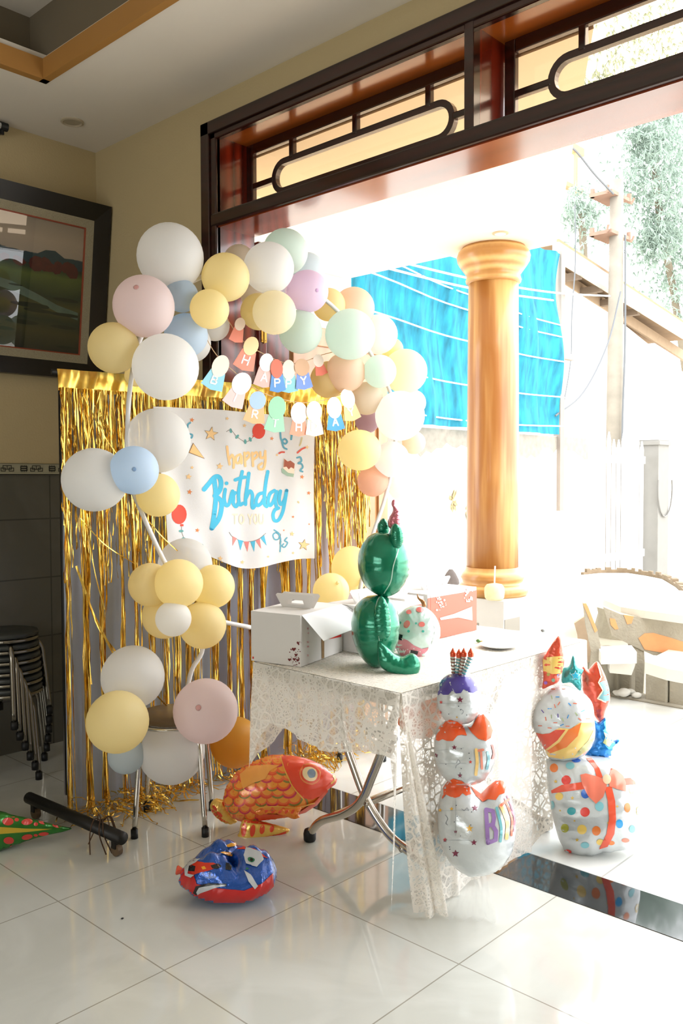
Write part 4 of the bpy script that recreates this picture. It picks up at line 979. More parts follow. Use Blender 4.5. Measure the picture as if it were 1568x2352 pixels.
t = thing('lace_tablecloth', (xm, (TYa+TYb)/2, TZ), 'cream lace tablecloth draped over the folding table, trailing to the floor at one corner', 'tablecloth')
V = []; n1, n2 = 24, 40
V = [Vector((TXa+(TXb-TXa)*i/n1, TYa+(TYb-TYa)*j/n2, TZ+.0015+.0012*math.sin(i*1.3+j*.7))) for j in range(n2+1) for i in range(n1+1)]
mesh('cloth_top', V, [(j*(n1+1)+i, j*(n1+1)+i+1, (j+1)*(n1+1)+i+1, (j+1)*(n1+1)+i) for j in range(n2) for i in range(n1)], M_lace, t, True)
mesh('cloth_lining', [(TXa, TYa, TZ), (TXb, TYa, TZ), (TXb, TYb, TZ), (TXa, TYb, TZ)], [(0, 1, 2, 3)], mat('cream_lining', '#f0ebe0', .7, 0, .05), t)
def drape(a, b, nrm, hang, ns_, out, fold, fr, name):
    a, b, nrm = Vector(a), Vector(b), Vector(nrm); V = []; nz_ = 26
    for j in range(nz_+1):
        c = j/nz_
        for i in range(ns_+1):
            s = i/ns_; h = hang(s); p = a.lerp(b, s)+Vector((0, 0, -h*c)); k = min(1, c*2.2)
            off = .004+out*c**.8*h+fold*k*h*(math.sin(s*fr)+.5*math.sin(s*fr*2.3+1))
            p += nrm*max(off, .003); p.y += (.15*c**1.2*max(0, 1-s*2)**2 if name == 'right_drape' else 0); p.z = max(p.z, .006); V.append(p)
    return mesh(name, V, [(j*(ns_+1)+i, j*(ns_+1)+i+1, (j+1)*(ns_+1)+i+1, (j+1)*(ns_+1)+i) for j in range(nz_) for i in range(ns_)], M_lace, t, True)
def h_front(s): return .225+.16*max(0, 1-s/.13)**1.3+.46*max(0, (s-.955)/.045)**1.2-.02*math.sin(s*9)
drape((TXa-.01, TYa, TZ), (TXb, TYa, TZ), (0, -1, 0), h_front, 60, .05, .03, 38, 'front_drape')
def h_right(s): return min(.735, .735-.10*max(0, (s-.5))+.02*math.sin(s*14))
drape((TXb, TYa, TZ), (TXb, TYb, TZ), (1, 0, 0), h_right, 110, .0, .016, 44, 'right_drape')
drape((TXb, TYb, TZ), (TXa, TYb, TZ), (0, 1, 0), lambda s: .3, 40, .05, .03, 30, 'back_drape')
drape((TXa, TYb, TZ), (TXa, TYa-.01, TZ), (-1, 0, 0), lambda s: .26+.12*max(0, (s-.85)/.15), 60, .04, .03, 40, 'left_drape')
# gathered corner falling to the floor
V = []; nn, mm = 26, 22
for j in range(nn+1):
    c = j/nn; z = TZ-(TZ-.008)*c
    for i in range(mm+1):
        a = i/mm; ang = -PI/2-.35+(PI/2+.7)*a; r = .006+.075*c**1.1*(1-.35*c)+.02*c*math.sin(a*16+c*2)
        V.append(Vector((TXb-.012+.02*c+r*math.cos(ang), TYa+.012+.14*c**1.2+r*math.sin(ang), z)))
mesh('corner_fall', V, [(j*(mm+1)+i, j*(mm+1)+i+1, (j+1)*(mm+1)+i+1, (j+1)*(mm+1)+i) for j in range(nn) for i in range(mm)], M_lace, t, True)

# ============================================================ cake boxes
M_card = mat('white_carton', '#dedad6', .6, 0, .02); M_cardr = mat('coral_red_carton', '#d96a55', .5, 0, .05); M_red = mat('red_sticker', '#d22a20', .5, 0, 0)
M_pink = mat('pink_ink', '#d98c92', .6, 0, 0); M_dred = mat('dark_red_ink', '#6d1c1c', .6, 0, 0); M_pale = mat('pale_pink_ink', '#f2cfc4', .6, 0, 0)
TT = TZ+.003
def cake_box(label, A, B, dep, H_, red=None, handle=True, open_=False):
    """A->B near edge of the base, dep: vector to the back"""
    A, B = Vector(A), Vector(B); D = Vector(dep); U = Vector((0, 0, H_)); c = (A+B+D)/2; t = thing('cake_box', c, label, 'box', 'cake boxes on the table')
    P = [A, B, B+D, A+D]
    mb = MB(); mb.add(P+[p+U for p in P], [(0, 3, 2, 1), (4, 5, 6, 7), (0, 1, 5, 4), (1, 2, 6, 5), (2, 3, 7, 6), (3, 0, 4, 7)])
    bx = mb.build('carton', M_card, t)
    ax = (B-A).normalized(); dn = D.normalized(); L_ = D.length; wv = (B-A).length
    along = ax; across = dn; ll = .33
    cc = (A+B)/2+D/2+U
    for s_ in (-1, 1):
        base = cc+across*.012*s_
        hw = ll*.26; out = [(-hw*.75, 0), (hw*.75, 0), (hw, .045), (hw*.9, .052), (-hw*.9, .052), (-hw, .045)]; hol = [(-hw*.45, .012), (hw*.45, .012), (hw*.4, .03), (-hw*.4, .03)]
        lean = across*.25*s_
        def pt(x, z, o): return base+along*x+Vector((0, 0, z))+lean*z+across*o
        mb = MB()
        for o in (0, .0015):
            q = lambda a: pt(a[0], a[1], o)
            # ring around the hand hole
            mb.quad(q(out[0]), q(out[1]), q(hol[1]), q(hol[0])); mb.add([q(out[1]), q(out[2]), q(hol[2]), q(hol[1])], [(0, 1, 2, 3)])
            mb.add([q(out[2]), q(out[3]), q(out[4]), q(out[5]), q(hol[3]), q(hol[2])], [(0, 1, 2, 3, 4, 5)]); mb.add([q(out[5]), q(out[0]), q(hol[0]), q(hol[3])], [(0, 1, 2, 3)])
        mb.build('handle', M_card, t)
    return t, bx, P, U, ax, dn
A = atZ(577, 1517, TT); B = atZ(690, 1532, TT); A.z = B.z = TT
ax = (B-A).normalized(); dpt = Vector((-ax.y, ax.x, 0))*.315-ax*.02
b1, bx1, P1, U1, ax1, dn1 = cake_box('open grey white cake box at the near left corner of the table', A, B, dpt, .183)
T1 = bvh(bx1)
C_ = P1[1]+U1; E_ = P1[2]+U1
fl1 = [C_+dn1*.01, C_+dn1*.31, C_+dn1*.34+ax1*.10+Vector((0, 0, -.035)), C_+dn1*.28+ax1*.13+Vector((0, 0, -.06)), C_+dn1*.02+ax1*.085+Vector((0, 0, -.085))]
mb = MB(); mb.add([p for p in fl1], [(0, 1, 2, 3, 4)]); mb.prism(fl1, (0, 0, -.0012)); mb.build('lid_flap', mat('bright_carton', '#f4f4f4', .5, 0, 0), b1)
prints('red_sticker', T1, [[(751, 1458), (791, 1449), (790, 1461), (755, 1468)]], M_red, bx1, .002)
def heart(x, y, r): return [(x+r*a, y+r*b) for a, b in ((0, 1), (-.9, 0), (-.85, -.55), (-.45, -.75), (0, -.35), (.45, -.75), (.85, -.55), (.9, 0))]
random.seed(4)
for q in ((675, 1491, 5), (686, 1477, 5), (665, 1515, 4), (680, 1504, 4), (676, 1514, 4), (684, 1516, 4), (676, 1529, 3)): prints('heart_print', T1, [heart(*q)], M_dred, bx1)
mb = MB(); prints('speck_print', T1, [circ(random.uniform(664, 689), random.uniform(1488, 1531), random.uniform(.8, 1.6), n=6) for _ in range(26)], M_dred, bx1, mb=mb); mb.build('speck_print', M_dred, bx1)
mb = MB(); prints('size_print', T1, word('KT 23 X 22', 708, 1442, 4, 3.2, 6.2, .9, PI/2), M_pink, bx1, mb=mb); mb.build('size_print', M_pink, bx1)
prints('seam_window', T1, [[(737, 1460), (744, 1459), (744, 1511), (738, 1513)]], mat('brown_gap', '#8d6f46', .7, 0, .3, 80), bx1, .001)
prints('logo_print', T1, [[(580, 1508), (583, 1508), (583, 1513), (580, 1513)]], M_red, bx1)
# other boxes in the row
def bxa(label, x0, x1, y0, y1, h): return cake_box(label, (x1, y0, TT), (x1, y1, TT), (x0-x1, 0, 0), h)
b2, bx2, *_ = bxa('plain white cake box directly behind the open box, half hidden by the green balloon', -2.36, -2.13, 2.44, 2.66, .18)
b3, bx3, *_ = bxa('cake box with a small speckled red end beside the large red box', -2.37, -2.17, 2.68, 2.80, .185)
x0, y0_, y1_ = -2.165, 2.82, 3.17
b4, bx4, *_ = bxa('long cake box with a coral red front at the far end of the table', -2.36, x0, y0_, y1_, .19)
mesh('red_sleeve', [(x0+.002, y0_, TT), (x0+.002, y1_, TT), (x0+.002, y1_, TT+.175), (x0+.002, y0_, TT+.175)], [(0, 1, 2, 3)], M_cardr, bx4)
T4 = bvh(bx4); 
mesh('red_panel', [(-2.168, 2.68, TT+.02), (-2.168, 2.80, TT+.02), (-2.168, 2.80, TT+.155), (-2.168, 2.68, TT+.155)], [(0, 1, 2, 3)], M_cardr, bx3)
random.seed(8)
mb = MB(); T3 = bvh(bx3)
for i in range(26): prints('d', T3, [circ(random.uniform(896, 932), random.uniform(1384, 1420), random.uniform(1, 2.6), n=7)], M_pale, bx3, .004, mb=mb)
mb.build('dot_print', M_pale, bx3)
mb = MB()
for i in range(24): prints('d', T4, [circ(random.uniform(1000, 1022), random.uniform(1372, 1402), random.uniform(1, 2.8), n=7)], M_pale, bx4, .004, mb=mb)
for i in range(20): prints('d', T4, [circ(random.uniform(1063, 1083), random.uniform(1350, 1382), random.uniform(1, 2.8), n=7)], M_pale, bx4, .004, mb=mb)
mb.build('dot_print', M_pale, bx4)
prints('swirl_print', T4, [[(1008, 1419), (1040, 1410), (1082, 1393), (1083, 1425), (1050, 1418), (1010, 1424)]], M_pale, bx4, .004)
# plate, small toy, lump
P = atZ(1145, 1487, TT); mb = MB(); mb.lathe((P.x, P.y, TT), [(.04, 0), (.045, .002), (.07, .009), (.078, .013), (.076, .014), (.066, .009), (.04, .004), (.001, .004)], 40)
tag(mb.build('plate', mat('white_china', '#e7e9ea', .15, 0, 0), None, True), 'shallow white plate near the far right of the tabletop', 'plate')
P = atZ(1098, 1474, TT+.004); t = thing('sweet', P, 'small wrapped sweet with green and gold wrapping beside the white plate', 'sweet')
blob(Vector((P.x, P.y, TT)), .009, 3, .8).build('body', mat('green_wrap', '#5f8a4f', .3, .3, 0), t, True)
blob(Vector((P.x+.014, P.y+.004, TT)), .006, 4, .8).build('twist', mat('yellow_wrap', '#d9b850', .3, .3, 0), t, True)
P = atZ(1246, 1452, TT); tag(blob(Vector((P.x, P.y, TT)), .009, 9, .7).build('pebble', mat('grey_pebble', '#777a78', .8, 0, .1), None, True), 'tiny grey pebble at the far edge of the lace cloth', 'pebble')
P = atZ(1133, 1420, TT); 

# ============================================================ latex balloons of the arch
def latex(name, hexc, tr=.55): return mat(name, hexc, .42, 0, .02, 5, trans=tr, spec=.35)
LX = {'white': latex('latex_white', '#f7f6f4'), 'yellow': latex('latex_yellow', '#fff0be'), 'pink': latex('latex_pink', '#f3e4e3'), 'blue': latex('latex_blue', '#d6e6f6'),
 'mint': latex('latex_mint', '#e4f2ea'), 'lilac': latex('latex_lilac', '#f0deef'), 'cream': latex('latex_cream', '#f8f0d6'), 'beige': latex('latex_beige', '#f0e5d4'), 'peach': latex('latex_peach', '#fae3cf'),
 'mauve': latex('latex_mauve', '#cdb4bf'), 'gold': latex('latex_gold', '#ddab4c'), 'clear': sheer_mat('latex_clear_white', '#e9e8e6', .72, .5), 'salmon': latex('latex_salmon', '#f8d3bd'), 'paleblue': latex('latex_paleblue', '#e0eaf0')}
BALL = {}
def balloon(u, v, r, colr, off, label, ry=None, tip=None, aim=None, tipdark=False, grp='latex balloons of the arch'):
    d = ray(u, v); base = cur(0, 0, .36+off); P = atP(u, v, base, CN); R = r*pxscale(P); ryy = (ry or r)/r
    if aim is None:
        aim = Vector((random.uniform(-.5, .5), random.uniform(-.5, .5), random.uniform(-.4, .4)))+(CAM-P).normalized()*1.0
    else: aim = Vector(aim)
    aim.normalize()
    segs, rings = 36, 22; V = []; a = aim.orthogonal().normalized(); b = aim.cross(a)
    prof = []
    for j in range(rings+1):
        th = PI*j/rings; z = math.cos(th); x = math.sin(th)
        if z < 0: z *= 1.10; x *= (1-.07*abs(z)**2)
        if j == 0: x = 0
        prof.append((x*R, z*R))
    for x, z in prof:
        for k in range(segs): V.append(P+aim*z+(a*math.cos(2*PI*k/segs)+b*math.sin(2*PI*k/segs))*x)
    if ry:     # seen flattened in the photograph
        for p in V: p.z = P.z+(p.z-P.z)*ryy
    F = [(j*segs+k, j*segs+(k+1) % segs, (j+1)*segs+(k+1) % segs, (j+1)*segs+k) for j in range(rings) for k in range(segs)]
    o = mesh('balloon', V, F, LX[colr], None, True); tag(o, label, 'balloon', grp)
    k0 = P-aim*R*1.10; mb = MB(); mb.lathe(k0+aim*.004, [(.003, .004), (.004, 0), (.007, -.006), (.004, -.009), (.008, -.016), (.0085, -.018)], 12, aim); mb.build('knot', LX[colr], o, True)
    if tipdark:
        mb = MB(); mb.lathe(P+aim*R*.985, [(R*.10, R*.004), (R*.06, R*.016), (R*.02, R*.022)], 16, aim); mb.build('tip', mat('latex_tip_'+colr, {'pink': '#d29a96', 'blue': '#7f9fc6', 'lilac': '#b792b6'}[colr], .5, 0, 0), o, True)
    return o
random.seed(17)
def toward(u, v, du=0., dv=0.):
    return (-(ray(u, v).normalized())+_r*du-_u*dv)
BL = [
 (549, 598, 36, 'beige', -.22, 'translucent beige balloon half hidden behind the upper yellow balloon by the door jamb'),
 (391, 590, 76, 'white', -.02, 'biggest white balloon at the top left of the arch against the cream wall'),
 (578, 680, 26, 'beige', -.2, 'small beige balloon hidden between the yellow and white balloons over the bunting'),
 (440, 788, 44, 'white', -.12, 'white balloon mostly hidden below the lower blue balloon at the top left'),
 (492, 748, 35, 'white', -.14, 'small white balloon peeping out under the lower of the two upper yellow balloons'),
 (312, 862, 26, 'yellow', -.2, 'small yellow balloon mostly hidden over the left end of the fringe header'),
 (417, 679, 38, 'blue', .02, 'small blue balloon between the top white and the dusty pink balloon'),
 (427, 770, 50, 'blue', -.02, 'blue balloon below the small blue one, above the big white balloon'),
 (518, 637, 55, 'yellow', .06, 'yellow balloon at the top of the arch in front of the dark door jamb'),
 (481, 710, 45, 'yellow', .12, 'yellow balloon just below left of the topmost yellow one'),
 (261, 799, 58, 'yellow', .02, 'yellow balloon overlapping the corner of the landscape painting'),
 (655, 578, 52, 'mint', -.1, 'mint balloon at the very top right of the arch behind a white one'),
 (704, 622, 42, 'paleblue', -.2, 'faint pale blue balloon in the glare right of the top mint balloon'),
 (617, 615, 58, 'white', .06, 'white balloon right of the topmost yellow balloon'),
 (594, 716, 42, 'yellow', -.08, 'darker yellow balloon behind the cream one, over the brass hinge'),
 (690, 762, 50, 'mint', -.02, 'mint balloon directly below the lilac balloon'),
 (630, 718, 50, 'cream', .08, 'cream balloon below the top white balloon, right of the bunting fairy'),
 (755, 700, 38, 'yellow', -.1, 'yellow balloon behind and right of the lilac balloon'),
 (812, 708, 48, 'peach', -.1, 'very pale peach balloon in the glare above the large mint white one'),
 (868, 768, 45, 'white', -.08, 'white balloon against the blue net, right of the large mint white one'),
 (900, 802, 26, 'yellow', -.12, 'small pale yellow balloon tucked between balloons at the right of the arch'),
 (754, 872, 42, 'yellow', -.12, 'yellow balloon behind the last letter of the upper bunting'),
 (793, 855, 46, 'peach', -.04, 'peach balloon below the large mint white balloon at the right'),
 (804, 768, 58, 'mint', .06, 'large mint white balloon on the upper right of the arch'),
 (930, 853, 51, 'cream', -.02, 'pale lemon balloon, rightmost against the blue net'),
 (872, 853, 38, 'mint', .06, 'small mint balloon left of the pale lemon balloon'),
 (843, 967, 28, 'mauve', -.16, 'dark mauve balloon peeping below the beige balloon at the right'),
 (841, 915, 38, 'beige', -.05, 'beige balloon right of the lower bunting'),
 (948, 925, 30, 'white', -.1, 'small white balloon tucked behind the right large white one'),
 (950, 1017, 27, 'peach', -.12, 'small peach balloon at the right edge of the arch over the stained wall'),
 (918, 955, 57, 'white', .06, 'large white balloon on the right side of the arch'),
 (899, 1055, 41, 'white', .0, 'white balloon under the large white one on the right side'),
 (930, 1112, 42, 'white', -.05, 'white balloon lost in the glare above the green foil balloon'),
 (856, 1105, 36, 'salmon', -.08, 'salmon pink balloon low on the right side, below the egg shaped yellow one'),
 (362, 1012, 74, 'clear', -.02, 'large translucent white balloon overlapping the left edge of the banner'),
 (363, 1137, 50, 'yellow', .04, 'yellow balloon below right of the blue balloon with a dark tip'),
 (425, 1298, 62, 'clear', -.12, 'translucent white balloon under the lower left corner of the banner'),
 (345, 1343, 50, 'yellow', .02, 'yellow balloon at the left of the yellow cluster'),
 (378, 1415, 52, 'yellow', -.02, 'yellow balloon at the lower left of the yellow cluster'),
 (489, 1347, 50, 'yellow', .0, 'yellow balloon at the right of the yellow cluster'),
 (465, 1436, 54, 'yellow', .02, 'yellow balloon at the lower right of the yellow cluster'),
 (410, 1340, 56, 'yellow', .12, 'yellow balloon at the top centre of the yellow cluster'),
 (398, 1421, 41, 'white', .14, 'small white balloon at the heart of the yellow cluster'),
 (290, 1735, 42, 'paleblue', -.04, 'pale blue balloon behind the low yellow balloon'),
 (305, 1555, 72, 'white', -.02, 'white balloon at the left under the yellow cluster'),
 (270, 1658, 71, 'yellow', .12, 'yellow balloon lowest on the left, above the stand foot'),
 (540, 1705, 58, 'gold', -.1, 'mustard gold balloon behind the left edge of the lace cloth'),
 (394, 1724, 76, 'white', .0, 'large white balloon lowest in the arch, between the stool legs'),
]
for (u, v, r, c_, off, lab) in BL:
    balloon(u, v, r, c_, off, lab)
balloon(391-61, 703, 70, 'pink', .08, 'dusty pink balloon with a visible tip, upper left of the arch', aim=toward(330, 703, -.25, -.62), tipdark=True)
balloon(706, 669, 48, 'lilac', .02, 'lilac balloon in the upper right of the arch', aim=toward(706, 669, .5, -.05), tipdark=True)
balloon(380, 843, 76, 'white', .14, 'large white balloon in front at the left, over the fringe header')
balloon(216, 1102, 73, 'white', .10, 'leftmost large white balloon beside the blue one with a dark tip', aim=(-.6, -.2, .1))
balloon(308, 1080, 56, 'blue', .22, 'blue balloon with a dark tip beside the leftmost white balloon', aim=toward(308, 1080, 0, -.04), tipdark=True)
balloon(472, 1633, 74, 'pink', .14, 'pale pink balloon with a visible tip, low in the arch beside the table', aim=toward(472, 1633, -.22, -.1), tipdark=True)
balloon(825, 1034, 50, 'yellow', .02, 'egg shaped yellow balloon lying sideways on the right of the arch', ry=47, aim=(.2, -.9, .1))
balloon(806, 1306, 46, 'yellow', -.12, 'pale yellow balloon above the cake boxes behind the green foil balloon', ry=52, aim=(0, .2, 1), grp='yellow balloons behind the boxes')
kb = balloon(760, 1358, 42, 'yellow', .0, 'pale yellow balloon above the cake boxes showing its tied knot', aim=-toward(760, 1358, .35, -.45), grp='yellow balloons behind the boxes')
# arch poles
M_pipe = mat('white_plastic_pipe', '#dcdad8', .4, 0, .02)
t = thing('balloon_arch_frame', atP(430, 1600, cur(0, 0, .3), CN), 'white plastic pipe frame carrying the balloon arch', 'frame')
def arch(pxs, off=.33, r=.0095): P = [atP(u, v, cur(0, 0, off), CN) for u, v in pxs]; return MB().tube(spline(P, 6), r, 8)
arch([(427, 1600), (440, 1540), (465, 1490), (450, 1420), (410, 1340), (375, 1285), (320, 1165), (296, 1100), (292, 1010), (300, 880), (330, 760), (400, 670), (520, 620), (640, 625), (760, 700), (850, 810), (905, 930), (905, 1040), (885, 1140), (855, 1230), (836, 1300), (820, 1400), (805, 1520)]).build('arch_pipe', M_pipe, t, True)
arch([(440, 1400), (500, 1425), (575, 1441)]).build('side_pipe', M_pipe, t, True)
# orange balloon glimpsed under the table through the lace
P = atX(965, 1635, -2.05); mb = MB(); mb.lathe((P.x, P.y, P.z-.1), [(.005, 0), (.05, .01), (.085, .05), (.1, .1), (.085, .15), (.05, .19), (.005, .2)], 28)
o = mb.build('balloon', latex('latex_orange', '#f5a56a'), None, True); tag(o, 'orange balloon glimpsed under the table through the lace', 'balloon')
MB().tube([P+Vector((0, 0, .1)), Vector((P.x, P.y, TZ-.05))], .0015, 5).build('string', M_cord, o)

# ============================================================ two strings of birthday cards
M_twine = mat('pale_twine', '#c9a984', .9, 0, .05)
M_head = {}
def bunting(label, line, cards, off):
    t = thing('birthday_bunting', atP(*line[0], cur(0, 0, off), CN), label, 'bunting')
    P = [atP(u, v, cur(0, 0, off), CN) for u, v in line]; MB().tube(spline(P, 5), .0018, 5).build('twine', M_twine, t)
    for k, (u, v, w, h, rot, ch, hexc, headc, hw, hh) in enumerate(cards):
        c, s = math.cos(rot), math.sin(rot); o2 = off+.006+.004*(k % 2)
        def L2(x, y): return (u+x*c-y*s, v+x*s+y*c)
        def to(pts, e): return [atP(*q, cur(0, 0, o2+e), CN) for q in pts]
        body = [L2(*q) for q in ((-w*.36, -h*.45), (0, -h*.52), (w*.36, -h*.45), (w*.46, 0), (w*.55, h*.42), (0, h*.54), (-w*.55, h*.42), (-w*.46, 0))]
        card = MB().prism(to(body, 0), CN*-.0012).build('letter_card', mat('card_'+hexc[1:], hexc, .7, 0, .02), t)
        hd = circ(*L2(0, -h*.5-hh*.42), hw, hh, 22, 0, rot)
        MB().prism(to(hd, .0014), CN*-.001).build('round_card_top', mat('card_'+headc[1:], headc, .7, 0, .02), t)
        if ch != ' ':
            mb = MB()
            sz = h*.42; x0, y0 = L2(-sz*.33, -sz*.42)
            for poly in word(ch, x0, y0, sz*.66, sz*.95, 0, 3.4, rot): mb.add(to(poly, .0010), [tuple(range(len(poly)))])
            mb.build('letter', mat('letter_white', '#f4f1ee', .7, 0, 0), card)
    return t
CR = '#eddccb'
bunting('upper string of pastel cards spelling HAPPY', [(480, 660), (520, 730), (560, 785), (610, 815), (660, 835), (700, 830), (740, 815), (800, 800)],
 [(545, 768, 30, 36, .25, ' ', '#e58a76', '#f0dcd0', 12, 15), (565, 826, 46, 48, .35, 'H', '#e08a74', '#efcf9e', 17, 22), (607, 865, 42, 48, .15, 'A', '#d9b0a8', '#efece6', 16, 21), (637, 878, 34, 44, -.05, 'P', '#5b8fc9', '#e2705a', 14, 22),
  (663, 880, 40, 42, 0, 'P', '#86c0c6', '#efd8c6', 15, 23), (697, 873, 36, 42, -.12, 'Y', '#7490cf', '#cba383', 17, 20), (736, 848, 26, 28, -.25, ' ', '#dd7560', '#efdccf', 12, 15)], .30)
bunting('lower string of pastel cards spelling BIRTHDAY', [(470, 770), (497, 815), (545, 860), (590, 895), (640, 915), (700, 925), (760, 915), (800, 895), (850, 860)],
 [(493, 872, 48, 46, .4, 'B', '#8fc8d8', CR, 19, 26), (541, 912, 46, 46, .42, 'I', '#dfbfba', '#efeeec', 22, 26), (586, 950, 46, 44, .18, 'R', '#e2a877', '#9fb8dd', 19, 21), (632, 970, 44, 44, .12, 'T', '#93c2a4', '#8fc0a0', 20, 27),
  (686, 980, 38, 42, .02, 'H', '#e38f73', '#f2e6de', 19, 25), (722, 978, 38, 46, -.02, 'D', '#f0d9be', '#f2ddc4', 18, 24), (770, 968, 38, 42, -.08, 'A', '#4f9ddb', '#f4ece6', 17, 25), (806, 945, 36, 42, -.25, 'Y', '#eec08e', '#f5ebe2', 16, 23)], .34)

# ============================================================ foil balloons
def foil(name, hexc, rough=.22, metal=.25, var=.03, coat=.5, bump=.12): return mat(name, hexc, rough, metal, var, 12, bump, 45, coat=coat)
F_white = foil('foil_printed_white', '#cdd2d3', .22, .25); F_green = foil('foil_green', '#12805f', .24, .45, .05); F_rose = foil('foil_rose', '#c9717c', .25, .4)
F_org = foil('foil_orange', '#e4552b', .22, .35); F_purp = foil('foil_violet', '#4b3f8f', .2, .55); F_teal = foil('foil_teal', '#2f9f9f', .2, .45); F_redf = foil('foil_coral_red', '#e0573c', .22, .35)
F_blue = foil('foil_bright_blue', '#1c86d8', .2, .45); F_yel = foil('foil_warm_yellow', '#f0c45e', .22, .35); F_fish = foil('foil_fish_orange', '#f0862c', .25, .15); F_fred = foil('foil_fish_red', '#e2482a', .22, .15)
def ink(h): return mat('foil_ink_'+h[1:], h, .25, .1, 0, coat=.4)
def fb(name, out, P, turn, T, m, parent, **k):
    mb = MB(); px_pillow(mb, out, P, facing(P, turn), T, **k); return mb.build(name, m, parent, True)
def group_prints(name, T_, polys, hexc, parent, off=.0012, step=7):
    mb = MB(); prints(name, T_, polys, ink(hexc), parent, off, step, mb=mb)
    if mb.F: mb.build(name, ink(hexc), parent, True)

# green seated figure seen from behind, on the table
gp = atZ(860, 1534, TT+.06); gp = Vector((-2.0, 2.33, TT))
t = thing('green_foil_balloon', gp, 'green foil figure balloon sitting on the table with its back to the room', 'balloon')
head = [(872, 1222), (905, 1228), (928, 1255), (936, 1290), (930, 1325), (915, 1352), (890, 1370), (868, 1367), (845, 1352), (830, 1325), (826, 1290), (833, 1255), (850, 1232)]
body = [(870, 1367), (895, 1375), (908, 1405), (910, 1450), (900, 1490), (885, 1520), (862, 1533), (838, 1520), (820, 1490), (811, 1445), (816, 1405), (835, 1377)]
bd_ = fb('body', body, gp, .3, .10, F_green, t, wr=.05)
hd_ = fb('head', head, gp+Vector((0, 0, .3)), .3, .10, F_green, t, wr=.05)
fb('ear', [(880, 1190), (892, 1205), (892, 1222), (880, 1228), (868, 1222), (867, 1205)], gp+facing(gp)*-.03, .2, .022, F_green, hd_)
fb('ear', [(907, 1202), (920, 1212), (926, 1232), (922, 1250), (910, 1264), (898, 1252), (895, 1228), (899, 1210)], gp+facing(gp)*.06, .2, .03, F_green, hd_)
fb('arm', [(874, 1368), (888, 1385), (896, 1420), (896, 1450), (888, 1472), (874, 1476), (862, 1462), (857, 1430), (860, 1395)], gp+facing(gp)*.085, .2, .03, F_green, bd_, wr=.2)
fb('leg', [(868, 1472), (880, 1478), (905, 1500), (925, 1508), (945, 1500), (962, 1512), (964, 1535), (955, 1552), (935, 1557), (900, 1546), (872, 1530), (866, 1500)], gp+facing(gp)*.10, .1, .04, F_green, bd_, wr=.14)
fb('crest', [(902, 1148), (908, 1150), (905, 1160), (914, 1172), (917, 1195), (915, 1212), (902, 1218), (892, 1208), (894, 1190), (903, 1172), (899, 1158)], gp+facing(gp)*.02, .3, .025, F_rose, hd_, wr=.3)
TG = bvh(bd_, hd_)
group_prints('seam_line', TG, stroke([(915, 1262), (903, 1300), (897, 1335), (882, 1362)], 2.4)+stroke([(876, 1372), (866, 1410), (868, 1450), (872, 1478)], 1.6), '#a8cdbb', hd_)
# pastel cup shaped balloon behind it
cp = atZ(965, 1502, TT); t = thing('foil_balloon', (cp.x, cp.y, TT), 'round pale mint and pink foil balloon with coral dots behind the green figure', 'balloon')
cb_ = fb('dome', [(905, 1440), (912, 1415), (930, 1398), (952, 1391), (975, 1394), (996, 1410), (1008, 1432), (1011, 1455), (1004, 1475), (985, 1490), (968, 1520), (950, 1524), (925, 1515), (905, 1480)], (cp.x, cp.y, TT), .1, .06, foil('foil_pale_mint', '#cfe3dc', .2, .2), t, wr=.14)
TCp = bvh(cb_)
group_prints('pink_base', TCp, [[(908, 1462), (935, 1470), (950, 1482), (968, 1490), (1000, 1483), (985, 1495), (968, 1522), (950, 1523), (925, 1513), (908, 1485)]], '#cf7f8a', cb_)
group_prints('coral_dot', TCp, [circ(964, 1401, 9, 6), circ(939, 1406, 6, 5), circ(934, 1434, 7, 9, rot=.4), circ(968, 1434, 7, 6)], '#ea7f78', cb_, .002)
group_prints('teal_dot', TCp, [circ(938, 1450, 3), circ(971, 1450, 3), circ(955, 1432, 2.5), [(910, 1438), (920, 1427), (922, 1431), (912, 1443)]], '#4fb3a0', cb_, .002)
group_prints('black_mark', TCp, [[(909, 1454), (925, 1458), (923, 1470), (908, 1467)], [(943, 1492), (960, 1496), (958, 1503), (942, 1500)]], '#1b1b1d', cb_, .0024)
group_prints('white_letter', TCp, word('T', 911, 1472, 6, 9, 7, 1.6, .1)+word('NVI', 915, 1490, 5, 8, 7, 1.6, .15), '#dfe6e6', cb_, .0028)
group_prints('grey_side', TCp, [[(996, 1412), (1010, 1436), (1010, 1460), (1000, 1476), (990, 1480), (998, 1450), (994, 1425)]], '#dcdcd8', cb_, .001)
fb('tail', [(958, 1363), (963, 1372), (975, 1380), (978, 1392), (970, 1394), (966, 1384), (958, 1374)], Vector((cp.x, cp.y, TT)), .1, .008, foil('foil_copper', '#b87a4a', .25, .6), cb_, wr=.3)

